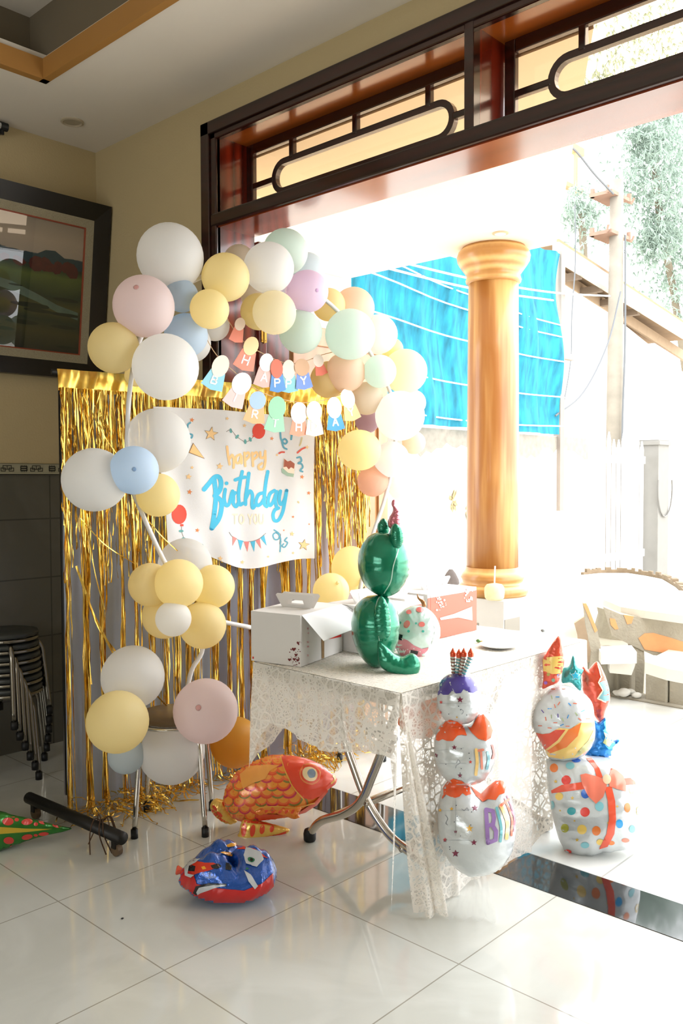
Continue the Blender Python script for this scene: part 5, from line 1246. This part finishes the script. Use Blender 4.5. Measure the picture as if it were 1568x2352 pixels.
# three tiered cake balloon leaning on the cloth
kp = atZ(1085, 1992, 0); kp = Vector((-1.53, 2.50, 0))
kp = atZ(1085, 2006, .13)
t = thing('cake_foil_balloon', (kp.x, kp.y, 0), 'tall three tiered cake foil balloon with candles standing against the lace cloth', 'balloon')
def kfb(name, out, d, turn, T, m, par=t, **k): return fb(name, out, kp+facing(kp)*d, turn, T, m, par, **k)
bt1 = kfb('bottom_tier', [(1040, 1786), (1062, 1792), (1080, 1806), (1104, 1824), (1122, 1806), (1138, 1794), (1154, 1792), (1168, 1812), (1180, 1850), (1186, 1890), (1180, 1935), (1160, 1975), (1125, 1998), (1092, 2006), (1050, 1990), (1022, 1955), (1007, 1915), (1004, 1870), (1010, 1825), (1025, 1797)], .0, .0, .13, F_white, wr=.05)
mt1 = kfb('middle_tier', [(1032, 1652), (1050, 1656), (1066, 1666), (1080, 1664), (1096, 1643), (1112, 1638), (1130, 1660), (1139, 1700), (1138, 1740), (1125, 1772), (1098, 1796), (1070, 1798), (1035, 1795), (1010, 1770), (998, 1735), (998, 1695), (1012, 1665)], .0, .0, .10, F_white, wr=.05)
tt1 = kfb('top_tier', [(1052, 1545), (1078, 1548), (1096, 1566), (1104, 1595), (1100, 1630), (1084, 1655), (1060, 1660), (1030, 1658), (1008, 1630), (1003, 1600), (1010, 1568), (1028, 1550)], .0, .0, .085, F_white, wr=.05)
TK = bvh(bt1, mt1, tt1)
def scal(top, pts): return top+pts
group_prints('violet_icing', TK, [[(1006, 1598), (1006, 1580), (1014, 1562), (1030, 1551), (1052, 1546), (1078, 1549), (1095, 1565), (1102, 1590), (1095, 1587), (1086, 1592), (1076, 1590), (1064, 1583), (1058, 1592), (1047, 1593), (1038, 1586), (1030, 1596), (1018, 1596), (1012, 1592)]], '#4d4193', tt1)
group_prints('orange_icing', TK, [[(1001, 1700), (1003, 1680), (1014, 1662), (1032, 1653), (1050, 1657), (1064, 1668), (1072, 1690), (1060, 1688), (1050, 1690), (1040, 1702), (1026, 1702), (1016, 1698), (1008, 1702)], [(1072, 1668), (1082, 1672), (1099, 1642), (1110, 1641), (1124, 1658), (1131, 1678), (1126, 1695), (1115, 1702), (1098, 1697), (1084, 1684)]], '#e9602f', mt1)
group_prints('orange_icing', TK, [[(1008, 1832), (1014, 1812), (1028, 1796), (1040, 1788), (1060, 1793), (1078, 1808), (1082, 1824), (1070, 1828), (1062, 1822), (1055, 1830), (1045, 1833), (1034, 1830), (1024, 1825), (1016, 1835)], [(1080, 1806), (1104, 1824), (1122, 1806), (1138, 1794), (1154, 1793), (1162, 1806), (1158, 1822), (1146, 1826), (1138, 1838), (1120, 1836), (1108, 1842), (1092, 1828)]], '#e9602f', bt1)
group_prints('dark_star', TK, [star(1056, 1607, 8), star(1043, 1717, 6.5), star(1001, 1735, 6), star(1090, 1856, 8), star(1088, 1935, 7.5), star(1046, 1960, 9), star(1046, 1910, 4.5), star(1056, 1781, 6), star(1022, 1930, 5)], '#7a2744', tt1)
group_prints('red_star', TK, [star(1013, 1613, 4.5), star(1011, 1636, 5), star(1022, 1928, 4.5), star(1080, 1750, 4.5)], '#d5443c', tt1)
group_prints('gold_star', TK, [star(1078, 1903, 9), star(1037, 1858, 5), star(1011, 1861, 5), star(1049, 1647, 3)], '#e2ad3c', tt1)
random.seed(33); mb = MB()
prints('confetti', TK, [circ(random.uniform(1010, 1085), y_, 1.2, n=6) for y_ in (1622, 1630, 1642, 1640, 1720, 1730, 1742, 1755, 1765, 1775, 1850, 1865, 1875, 1888, 1895, 1920, 1945, 1950, 1965, 1975)], ink('#37404f'), tt1, mb=mb); mb.build('confetti_dot', ink('#37404f'), tt1)
group_prints('curl_line', TK, stroke([(1022, 1872), (1028, 1880), (1024, 1890), (1028, 1895)], 1.2)+stroke([(1048, 1752), (1052, 1745), (1056, 1752), (1048, 1758), (1046, 1764)], 1.2)+stroke([(1060, 1858), (1066, 1862), (1072, 1856), (1076, 1862)], 1.2)+stroke([(1058, 1628), (1064, 1634), (1060, 1640)], 1.1), '#8b9096', tt1)
group_prints('panel_seam', TK, stroke([(1006, 1863), (1080, 1860)], .8, 1)+stroke([(1008, 1929), (1082, 1930)], .8, 1)+stroke([(1000, 1724), (1065, 1718)], .8, 1)+stroke([(1002, 1754), (1070, 1753)], .8, 1)+stroke([(1006, 1616), (1070, 1616)], .8, 1)+stroke([(1046, 1835), (1046, 1920)], .8, 1), '#a8aeb0', tt1)
def hdr_letter(ch, x, y, w, h, rot, hexc, sw=7): group_prints('letter_'+ch.lower(), TK, word(ch, x, y, w, h, 0, sw, rot), hexc, tt1, .002)
hdr_letter('B', 1116, 1860, 20, 76, -.05, '#9a79b5', 9)
group_prints('letter_i', TK, stroke([(1140, 1856), (1150, 1900), (1148, 1932)], 6), '#74b7bd', tt1, .002)
group_prints('letter_r', TK, stroke([(1150, 1850), (1164, 1890), (1162, 1925)], 8), '#f3d08e', tt1, .002)
group_prints('letter_t', TK, stroke([(1148, 1852), (1160, 1842), (1168, 1836)], 6)+stroke([(1160, 1840), (1174, 1880), (1173, 1918)], 5), '#e1765a', tt1, .002)
group_prints('letter_h', TK, stroke([(1163, 1828), (1178, 1870), (1179, 1900)], 3)+stroke([(1157, 1834), (1180, 1880), (1178, 1910)], 2), '#b0617a', tt1, .002)
group_prints('letter_stripe', TK, stroke([(1093, 1722), (1095, 1750), (1092, 1778)], 7), '#f0c97d', tt1, .002)
group_prints('letter_stripe', TK, stroke([(1098, 1724), (1108, 1722)], 6)+stroke([(1104, 1728), (1106, 1765)], 5), '#df8a74', tt1, .002)
group_prints('letter_stripe', TK, stroke([(1119, 1728), (1121, 1745), (1117, 1765)], 6), '#8ec0c9', tt1, .002)
group_prints('letter_stripe', TK, stroke([(1129, 1712), (1133, 1728), (1130, 1742)], 5), '#cf7c74', tt1, .002)
for k, (x0, y0, x1, y1) in enumerate(((1042, 1555, 1040, 1488), (1048, 1553, 1054, 1490), (1056, 1551, 1065, 1488), (1064, 1549, 1081, 1488))):
    a = atP(x0, y0, kp+facing(kp)*.01*k, facing(kp)); b_ = atP(x1, y1+20, kp+facing(kp)*.01*k, facing(kp)); c_ = atP(x1, y1, kp+facing(kp)*.01*k, facing(kp))
    cdl = MB().tube([a, b_], .0085, 10, radii=[.006, .009]).build('candle', foil('foil_candle', '#dfe3dc', .2, .4), tt1, True)
    MB().tube(spline([b_, b_.lerp(c_, .4), c_], 4), .009, 10, radii=[.009, .0095, .0095, .0095, .010, .008, .006, .003, .001]).build('flame', F_org, cdl, True)
    mb = MB(); 
    for j in range(6): q0 = a.lerp(b_, (j+.2)/6); q1 = a.lerp(b_, (j+.55)/6); mb.tube([q0, q1], .0092, 10, True, radii=[.0072+.0004*j, .0076+.0004*j])
    mb.build('candle_stripe', foil('foil_stripe_%d' % (k % 2), ('#8a4b3a', '#3f97a0')[k % 2], .3, .3), cdl, True)

# gift, cupcake and stars balloon stack
gb = atZ(1372, 1952, 0)
t = thing('gift_foil_balloon', (gb.x, gb.y, 0), 'birthday foil balloon stack: spotted gift box with red bow, cupcake and stars on top', 'balloon')
def gfb(name, out, d, turn, T, m, par=t, **k): return fb(name, out, gb+facing(gb)*d, turn, T, m, par, **k)
gift = gfb('gift_box', [(1254, 1744), (1300, 1738), (1360, 1740), (1415, 1746), (1450, 1765), (1462, 1810), (1470, 1870), (1469, 1925), (1458, 1942), (1400, 1948), (1340, 1960), (1298, 1958), (1280, 1920), (1264, 1860), (1255, 1800)], 0, .1, .12, F_white, smooth=False, smoothn=6, wr=.08, p=.42)
cup = gfb('cupcake', [(1250, 1595), (1268, 1580), (1290, 1574), (1310, 1578), (1340, 1592), (1360, 1615), (1365, 1650), (1366, 1690), (1352, 1722), (1325, 1740), (1290, 1744), (1260, 1740), (1248, 1715), (1232, 1685), (1216, 1660), (1222, 1625), (1235, 1612)], 0, .1, .10, F_white, wr=.07)
ice = gfb('candle_flame', [(1284, 1460), (1292, 1488), (1296, 1518), (1290, 1545), (1285, 1550), (1282, 1566), (1262, 1575), (1245, 1582), (1247, 1558), (1246, 1530), (1246, 1512), (1262, 1485)], 0.02, .0, .04, F_redf, wr=.15)
TI = bvh(ice); group_prints('yellow_band', TI, [[(1247, 1512), (1270, 1508), (1295, 1506), (1295, 1528), (1288, 1547), (1268, 1548), (1248, 1542)]], '#f2cb6c', ice)
group_prints('dot_print', TI, [circ(1253, 1568, 4)], '#9a5fc0', ice); group_prints('dot_print', TI, [circ(1270, 1562, 4)], '#86b39a', ice); group_prints('dot_print', TI, [circ(1259, 1549, 4)], '#b5a44e', ice); group_prints('dot_print', TI, [circ(1281, 1552, 3, 4)], '#4a8bd0', ice)
st1 = gfb('teal_star', [(1316, 1505), (1326, 1530), (1340, 1538), (1334, 1552), (1335, 1578), (1330, 1586), (1310, 1568), (1290, 1568), (1290, 1545), (1294, 1534), (1306, 1530)], -.08, .1, .03, F_teal, wr=.15)
group_prints('star_outline', bvh(st1), [star(1321, 1552, 12, -PI/2, .5)], '#d9f0f0', st1); group_prints('star_print', bvh(st1), [star(1321, 1552, 10, -PI/2, .5)], '#35b4d3', st1, .002)
st2 = gfb('coral_star', [(1337, 1533), (1350, 1538), (1356, 1533), (1372, 1520), (1388, 1548), (1398, 1580), (1400, 1608), (1390, 1630), (1385, 1655), (1376, 1658), (1362, 1640), (1345, 1600), (1336, 1580)], -.14, .1, .055, F_redf, wr=.12)
TS2 = bvh(st2); group_prints('star_patch', TS2, [[(1376, 1568), (1392, 1562), (1398, 1584), (1399, 1608), (1388, 1612), (1374, 1602), (1383, 1584)]], '#7fb6bb', st2, .002)
group_prints('star_border', TS2, stroke([(1371, 1520), (1380, 1555), (1374, 1568), (1384, 1585), (1372, 1604), (1390, 1612)], 3, 1), '#f6e3c8', st2, .0024)
bl_ = gfb('blue_burst', [(1362, 1655), (1375, 1660), (1390, 1648), (1392, 1672), (1404, 1690), (1406, 1702), (1420, 1698), (1421, 1704), (1408, 1714), (1400, 1735), (1372, 1740), (1335, 1738), (1350, 1715), (1364, 1695)], -.08, .1, .05, F_blue, wr=.3)
group_prints('star_patch', bvh(bl_), [[(1386, 1682), (1402, 1690), (1406, 1704), (1398, 1716), (1384, 1706), (1390, 1694)]], '#bcc48c', bl_, .002)
TC_ = bvh(cup)
group_prints('cup_base', TC_, [[(1230, 1682), (1245, 1686), (1262, 1684), (1275, 1676), (1284, 1672), (1310, 1674), (1330, 1660), (1352, 1660), (1364, 1655), (1365, 1692), (1350, 1722), (1325, 1739), (1290, 1743), (1260, 1738), (1247, 1713)]], '#f4d07c', cup)
group_prints('orange_stripe', TC_, [[(1231, 1683), (1246, 1686), (1262, 1684), (1276, 1676), (1298, 1676), (1280, 1700), (1252, 1722)]], '#dc4a30', cup, .002)
group_prints('orange_stripe', TC_, [[(1305, 1676), (1334, 1660), (1326, 1690), (1300, 1716), (1264, 1730), (1256, 1724), (1285, 1704)]], '#e77a35', cup, .002)
group_prints('green_stripe', TC_, [[(1364, 1672), (1364, 1698), (1345, 1725), (1318, 1738), (1330, 1722), (1350, 1700)]], '#c5cb95', cup, .002)
sp_ = {'#e07a5f': [(1270, 1583, .1), (1294, 1582, 0), (1274, 1622, 1.3), (1283, 1616, -1), (1320, 1616, .1), (1253, 1651, 1.4), (1275, 1660, 0), (1262, 1672, .1), (1303, 1668, 0), (1331, 1652, .7), (1350, 1651, 0), (1240, 1667, 0)], '#4a9bdc': [(1253, 1592, 1.5), (1280, 1601, 0), (1262, 1628, 0), (1304, 1646, -1.2), (1290, 1665, -.4), (1308, 1618, .8), (1338, 1633, -.4)], '#5a4b9a': [(1281, 1644, 1.5), (1246, 1634, .9)], '#a9b98a': [(1266, 1646, 1.5), (1267, 1602, 1.3), (1292, 1653, 1.1), (1323, 1640, .9)]}
for hx, L_ in sp_.items():
    group_prints('sprinkle', TC_, [[(x+4.5*math.cos(a)+1.1*math.sin(a), y+4.5*math.sin(a)-1.1*math.cos(a)), (x+4.5*math.cos(a)-1.1*math.sin(a), y+4.5*math.sin(a)+1.1*math.cos(a)), (x-4.5*math.cos(a)-1.1*math.sin(a), y-4.5*math.sin(a)+1.1*math.cos(a)), (x-4.5*math.cos(a)+1.1*math.sin(a), y-4.5*math.sin(a)-1.1*math.cos(a))] for x, y, a in L_], hx, cup)
TGf = bvh(gift)
for hx, L_ in {'#e87f3a': [(1272, 1764, 9.5, 10), (1440, 1855, 7, 11), (1369, 1908, 10, 11), (1403, 1936, 8, 5)], '#86c6d0': [(1309, 1759, 10, 8), (1376, 1852, 10, 11), (1343, 1941, 10, 7), (1451, 1904, 7, 9), (1268, 1849, 5, 10)], '#2b66c4': [(1323, 1747, 10, 4.5), (1344, 1823, 10, 11)],
     '#e0392c': [(1300, 1792, 11, 11), (1343, 1865, 11, 11), (1303, 1956, 9, 5)], '#f3cf6b': [(1284, 1829, 9, 9), (1336, 1905, 11, 11), (1464, 1862, 4, 10), (1378, 1934, 9, 7)], '#2fa3ad': [(1312, 1863, 10, 9)], '#a9ab42': [(1297, 1902, 9, 10)], '#2d9fe0': [(1422, 1892, 8, 10)], '#c9cf93': [(1450, 1815, 6, 9)], '#e8836a': [(1258, 1804, 5, 8), (1436, 1930, 9, 5)]}.items():
    group_prints('dot_print', TGf, [circ(*q) for q in L_], hx, gift)
group_prints('gold_star_print', TGf, [star(x, y, r) for x, y, r in ((1276, 1795, 5), (1314, 1833, 5), (1325, 1929, 5), (1396, 1890, 3), (1319, 1885, 3), (1286, 1862, 3), (1417, 1852, 3.5), (1394, 1826, 3))], '#ddb548', gift)
RB = '#ea5b3e'
group_prints('ribbon', TGf, [[(1266, 1815), (1290, 1803), (1345, 1795), (1345, 1812), (1267, 1822)], [(1432, 1788), (1455, 1786), (1458, 1802), (1436, 1803)], [(1388, 1808), (1404, 1806), (1412, 1840), (1414, 1880), (1410, 1915), (1395, 1944), (1375, 1950), (1392, 1915), (1398, 1880), (1395, 1840)], [(1345, 1742), (1358, 1741), (1376, 1765), (1384, 1785), (1372, 1790), (1362, 1762)]], RB, gift, .002)
group_prints('bow', TGf, [[(1332, 1780), (1345, 1777), (1372, 1784), (1392, 1792), (1392, 1806), (1385, 1830), (1368, 1846), (1350, 1828), (1336, 1800)], [(1398, 1786), (1402, 1764), (1416, 1770), (1430, 1782), (1436, 1798), (1436, 1818), (1415, 1812), (1398, 1806)]], '#ef8169', gift, .003)
group_prints('bow_knot', TGf, [circ(1393, 1790, 9, 11)], '#f7c7a3', gift, .0036)

# goldfish balloon on the floor
fp = atZ(640, 1900, 0); 
t = thing('fish_foil_balloon', (fp.x, fp.y, 0), 'orange goldfish foil balloon with a red head lying on the floor under the table', 'balloon')
def ffb(name, out, d, turn, T, m, par=t, **k): return fb(name, out, fp+facing(fp)*d, turn, T, m, par, **k)
fbod = ffb('body', [(620, 1740), (640, 1736), (672, 1738), (705, 1745), (735, 1758), (758, 1776), (773, 1791), (768, 1802), (750, 1815), (725, 1845), (700, 1862), (665, 1872), (630, 1876), (595, 1882), (560, 1885), (538, 1880), (520, 1862), (513, 1840), (518, 1812), (535, 1785), (560, 1765), (590, 1750)], .0, .05, .105, F_fish, wr=.05)
TF = bvh(fbod)
rows = []
random.seed(12)
cols = ['#e4562c', '#8f7f3a', '#cf3a50']
mbs = {c: MB() for c in cols+['#f29a3c', '#ef6a35']}
for r_ in range(8):
    for c_ in range(9):
        x = 512+c_*25+(r_ % 2)*12.5; y = 1752+r_*17.5-c_*1.5
        sz = 13+8*min(1, max(0, (x-510)/150))
        lim = 648+(y-1745)*.38
        if x > lim+4: continue
        col = cols[(r_*2+c_) % 3]; lay = .0010+.0016*(6-r_)/6*0
        prints('s', TF, [circ(x, y, sz, sz, 20)], None, None, .0008+(7-r_)*.0007, 5, mb=mbs[col])
        prints('s', TF, [circ(x, y, sz*.78, sz*.78, 20)], None, None, .00102+(7-r_)*.0007, 5, mb=mbs['#ef6a35'])
        prints('s', TF, [circ(x+1, y-1, sz*.62, sz*.62, 20)], None, None, .00124+(7-r_)*.0007, 5, mb=mbs['#f29a3c'])
for hx, mb in mbs.items():
    if mb.F: mb.build('scale_print', ink(hx), fbod, True)
group_prints('red_face', TF, [[(646, 1741), (672, 1739), (705, 1746), (735, 1759), (756, 1776), (771, 1791), (765, 1802), (748, 1812), (735, 1826), (715, 1834), (695, 1832), (672, 1805), (655, 1770)]], '#e5492b', fbod, .0068)
group_prints('gill_line', TF, stroke([(644, 1741), (654, 1770), (671, 1806), (696, 1834)], 2.5)+stroke([(762, 1784), (766, 1790), (758, 1798)], 4)+stroke([(585, 1860), (600, 1852), (640, 1850), (680, 1852), (720, 1842)], 2.5), '#f0b04a', fbod, .0074)
group_prints('eye_ring', TF, [circ(710, 1779, 25, 22, 26, 0, .5)], '#ee8d4a', fbod, .0076)
group_prints('eye_ring_inner', TF, [circ(710, 1779, 22.5, 19.5, 26, 0, .5)], '#e2502f', fbod, .0082)
group_prints('eye_white', TF, [circ(710, 1779, 17, 15, 26, 0, .5)], '#f1d9a8', fbod, .0088)
group_prints('eye_pupil', TF, [circ(713, 1778, 9, 10, 20)], '#7f93a5', fbod, .0094)
group_prints('back_fin_print', TF, [[(552, 1780), (575, 1762), (615, 1758), (642, 1760), (620, 1772), (610, 1790), (580, 1800), (560, 1812), (555, 1798)]], '#f2a64c', fbod, .0070)
group_prints('belly_line', TF, [[(590, 1872), (594, 1866), (640, 1868), (690, 1860), (722, 1838), (748, 1812), (750, 1816), (726, 1846), (700, 1863), (665, 1873), (630, 1877), (594, 1882)]], '#e2502f', fbod, .0070)
fn = ffb('side_fin', [(585, 1862), (605, 1854), (640, 1856), (682, 1850), (692, 1856), (685, 1868), (688, 1877), (672, 1880), (650, 1872), (618, 1868), (595, 1872)], .085, .05, .018, F_fish, fbod, wr=.25)
group_prints('fin_stripe', bvh(fn), [circ(x, y, 6, 3, 10, 0, -.9) for x, y in ((612, 1862), (627, 1863), (643, 1864), (658, 1864), (672, 1864))], '#e2502f', fn)
tf_ = ffb('lower_tail_fin', [(560, 1882), (580, 1884), (605, 1888), (632, 1895), (652, 1900), (665, 1906), (655, 1916), (635, 1924), (605, 1930), (570, 1938), (538, 1932), (548, 1915), (552, 1895)], .06, .05, .03, F_yel, t, wr=.15)
TT_ = bvh(tf_)
group_prints('fin_stripe', TT_, [[(545, 1925), (570, 1930), (605, 1922), (640, 1915), (662, 1907), (655, 1915), (635, 1924), (605, 1930), (570, 1937), (540, 1931)], circ(560, 1906, 6, 16, 14, 0, .1), circ(580, 1908, 6, 14, 14, 0, .15), circ(602, 1905, 6, 11, 14, 0, .2), circ(624, 1904, 5, 8, 14, 0, .3), [(560, 1884), (600, 1888), (640, 1897), (600, 1893), (560, 1889)]], '#e2482a', tf_)
t2_ = ffb('upper_tail_fin', [(520, 1835), (512, 1838), (495, 1835), (484, 1845), (483, 1858), (492, 1872), (508, 1885), (528, 1892), (545, 1885), (532, 1865), (522, 1852)], -.03, .05, .03, F_yel, t, wr=.2)
group_prints('fin_stripe', bvh(t2_), [circ(493, 1856, 3.5, 8, 12, 0, -.6), circ(504, 1870, 3.5, 9, 12, 0, -.8), circ(514, 1848, 3, 7, 12, 0, -.5), [(484, 1858), (492, 1872), (508, 1885), (528, 1891), (515, 1884), (500, 1872), (490, 1860)]], '#e2482a', t2_)

# crumpled blue and red balloon on the floor
P0 = Vector((-2.255, 1.85, 0)); t = thing('deflated_foil_balloon', P0, 'crumpled half deflated blue and red foil balloon on the floor in the foreground', 'balloon')
rnd = random.Random(5); V = []; n1, n2 = 96, 40
fx = _r.copy(); fx.z = 0; fx.normalize(); fy = Vector((-fx.y, fx.x, 0))
for j in range(n2+1):
    ph_ = PI*j/n2
    for i in range(n1):
        a = 2*PI*i/n1; r_ = math.sin(ph_)**.75 if 0 < j < n2 else 0
        fold = .045*abs(math.sin(a*5.5+.8*math.sin(a*2)+ph_*1.5))*math.sin(ph_)**2+.02*math.sin(a*17+ph_*5)*math.sin(ph_)**3+.05*math.sin(a*3+1)*math.sin(ph_)
        x = .165*r_*(1-.55*fold)*math.cos(a)*(1-fold*.6); y = .13*r_*(1-fold*.6)*math.sin(a)
        z = .075+.075*math.cos(ph_)*(1+1.6*fold*(1 if ph_ < PI/2 else .2))+.022*math.sin(a*3+2)*max(0, math.cos(ph_)) + .012*abs(math.sin(x*60+y*25))*max(0, math.cos(ph_))-.03*math.exp(-((x+.01)**2+(y)**2)/.002)*(math.cos(ph_) > 0)
        V.append(P0+fx*x+fy*y+Vector((0, 0, max(.001, z-.002))))
F = [(j*n1+i, j*n1+(i+1) % n1, (j+1)*n1+(i+1) % n1, (j+1)*n1+i) for j in range(n2) for i in range(n1)]
cr_ = mesh('crumpled_body', V, F, foil('foil_royal_blue', '#1a56b4', .14, .35, .1, .8, .5), t, True)
TR = bvh(cr_)
group_prints('red_band', TR, [[(404, 2005), (415, 1985), (440, 1990), (452, 2030), (500, 2040), (560, 2045), (600, 2030), (626, 2005), (628, 2040), (610, 2075), (560, 2092), (500, 2096), (450, 2085), (415, 2055), (403, 2025)], [(415, 1965), (428, 1952), (445, 1955), (450, 1975), (430, 1985), (418, 1985)]], '#c81f1f', cr_, .002, 5)
group_prints('black_patch', TR, [[(428, 1955), (445, 1949), (455, 1955), (445, 1972), (432, 1968)], [(444, 2050), (450, 2035), (480, 2028), (520, 2030), (520, 2036), (480, 2038), (452, 2055)], [(424, 1990), (434, 1985), (450, 1990), (448, 2002), (430, 2000)], [(484, 1988), (500, 1984), (508, 1990), (500, 1996), (488, 1995)], [(518, 1982), (532, 1986), (530, 2000), (518, 1998)]], '#14151a', cr_, .003, 5)
group_prints('silver_patch', TR, [[(425, 1996), (428, 1980), (440, 1976), (460, 1974), (450, 1982), (436, 1990), (432, 2006), (448, 2010), (440, 2016), (426, 2010)], [(564, 1948), (575, 1948), (598, 1958), (604, 1975), (590, 1992), (565, 1985), (560, 1965)], [(560, 2000), (575, 2010), (592, 2035), (585, 2042), (570, 2025)], [(452, 2048), (458, 2038), (490, 2032), (520, 2033), (490, 2040), (462, 2050), (455, 2054)]], '#c9cdd2', cr_, .004, 5)
group_prints('red_patch', TR, [[(434, 1994), (450, 1978), (470, 1982), (490, 1982), (505, 1990), (480, 2000), (460, 2004), (445, 2010)], [(540, 1950), (560, 1945), (585, 1950), (605, 1965), (615, 1972), (600, 1968), (575, 1952)]], '#d8371f', cr_, .0026, 5)
group_prints('yellow_patch', TR, [[(505, 1960), (520, 1957), (535, 1960), (535, 1966), (520, 1966)], [(518, 1944), (530, 1938), (546, 1938), (540, 1944), (524, 1948)], [(463, 1992), (470, 1990), (475, 1996), (466, 1998)]], '#f0a92c', cr_, .0045, 5)
group_prints('green_patch', TR, [circ(577, 1976, 9, 6, 14, 0, .1), [(566, 1994), (572, 1998), (564, 2000)]], '#2f7a55', cr_, .0055, 5)
group_prints('black_patch', TR, [circ(579, 1976, 3.5, 4, 10)], '#101214', cr_, .0065, 5)
q = atP(402, 2001, P0-fx*.15, facing(P0)); q.z = max(q.z, .03)
mb = MB(); mb.lathe(q+fx*.03, [(.004, -.02), (.006, 0), (.016, .022), (.014, .026)], 12, -fx+Vector((0, 0, .15))); mb.build('filling_neck', F_redf, cr_, True)

# tail of a green foil balloon entering at the left
a = atZ(-260, 1905, .09); b_ = atZ(165, 1905, .025); t = thing('green_tail_balloon', (a.x, a.y, 0), 'pointed green and yellow foil balloon with red blotches at the left edge of the floor', 'balloon')
out = [(-300, 1868), (-150, 1850), (-10, 1862), (30, 1872), (70, 1880), (110, 1890), (140, 1897), (165, 1903), (140, 1912), (100, 1920), (60, 1932), (20, 1945), (-60, 1972), (-160, 1985), (-300, 1960)]
p0 = atZ(20, 1950, 0); q = facing(p0)
o_ = fb('tail', out, p0+Vector((0, 0, 0)), 0, .06, foil('foil_leaf_green', '#2f7f2f', .2, .5, .2), t, wr=.12)
TQ = bvh(o_)
group_prints('yellow_stripe', TQ, [[(-250, 1890), (-60, 1896), (60, 1903), (120, 1904), (60, 1911), (-60, 1920), (-250, 1925)]], '#c7a92f', o_, .0012)
group_prints('red_blotch', TQ, [circ(18, 1887, 13, 9), circ(30, 1872, 10, 6), circ(62, 1888, 13, 7, 14, 0, -.1), circ(58, 1875, 10, 4, 14, 0, .2), circ(100, 1889, 12, 5, 14, 0, .15), circ(130, 1897, 10, 4, 14, 0, .2), circ(151, 1899, 6, 3), circ(82, 1893, 5, 4), circ(20, 1930, 12, 8), circ(62, 1922, 13, 6, 14, 0, -.2), circ(100, 1915, 12, 4, 14, 0, -.1), circ(30, 1944, 9, 4, 14, 0, -.2), circ(82, 1918, 5, 3), circ(-30, 1880, 14, 9), circ(-40, 1935, 14, 9), circ(38, 1883, 5, 4)], '#d8443a', o_, .002)
# clear plastic weight tab under the cake balloon
ck = [o for o in bpy.data.objects if o.name == 'cake_foil_balloon'][0]
mb = MB(); fxx = facing(kp); sx_ = Vector((-fxx.y, fxx.x, 0)); V = []
for j in range(9):
    for i in range(13):
        a = (i-6)/6; V.append(Vector((kp.x, kp.y, .145-.0177*j))+sx_*a*(.035+.006*j)+fxx*(.02*math.sin(i*1.9+j*.8)+.006*j))
mb.add(V, [(j*13+i, j*13+i+1, (j+1)*13+i+1, (j+1)*13+i) for j in range(8) for i in range(12)])
mb.build('clear_skirt', sheer_mat('clear_plastic', '#f2f4f4', .22, .3), ck, True)
# speck on the floor
P = atZ(281, 2111, 0); tag(blob(Vector((P.x, P.y, 0)), .004, 2).build('crumb', M_black, None, True), 'tiny dark crumb alone on the floor tiles at the lower left', 'crumb')
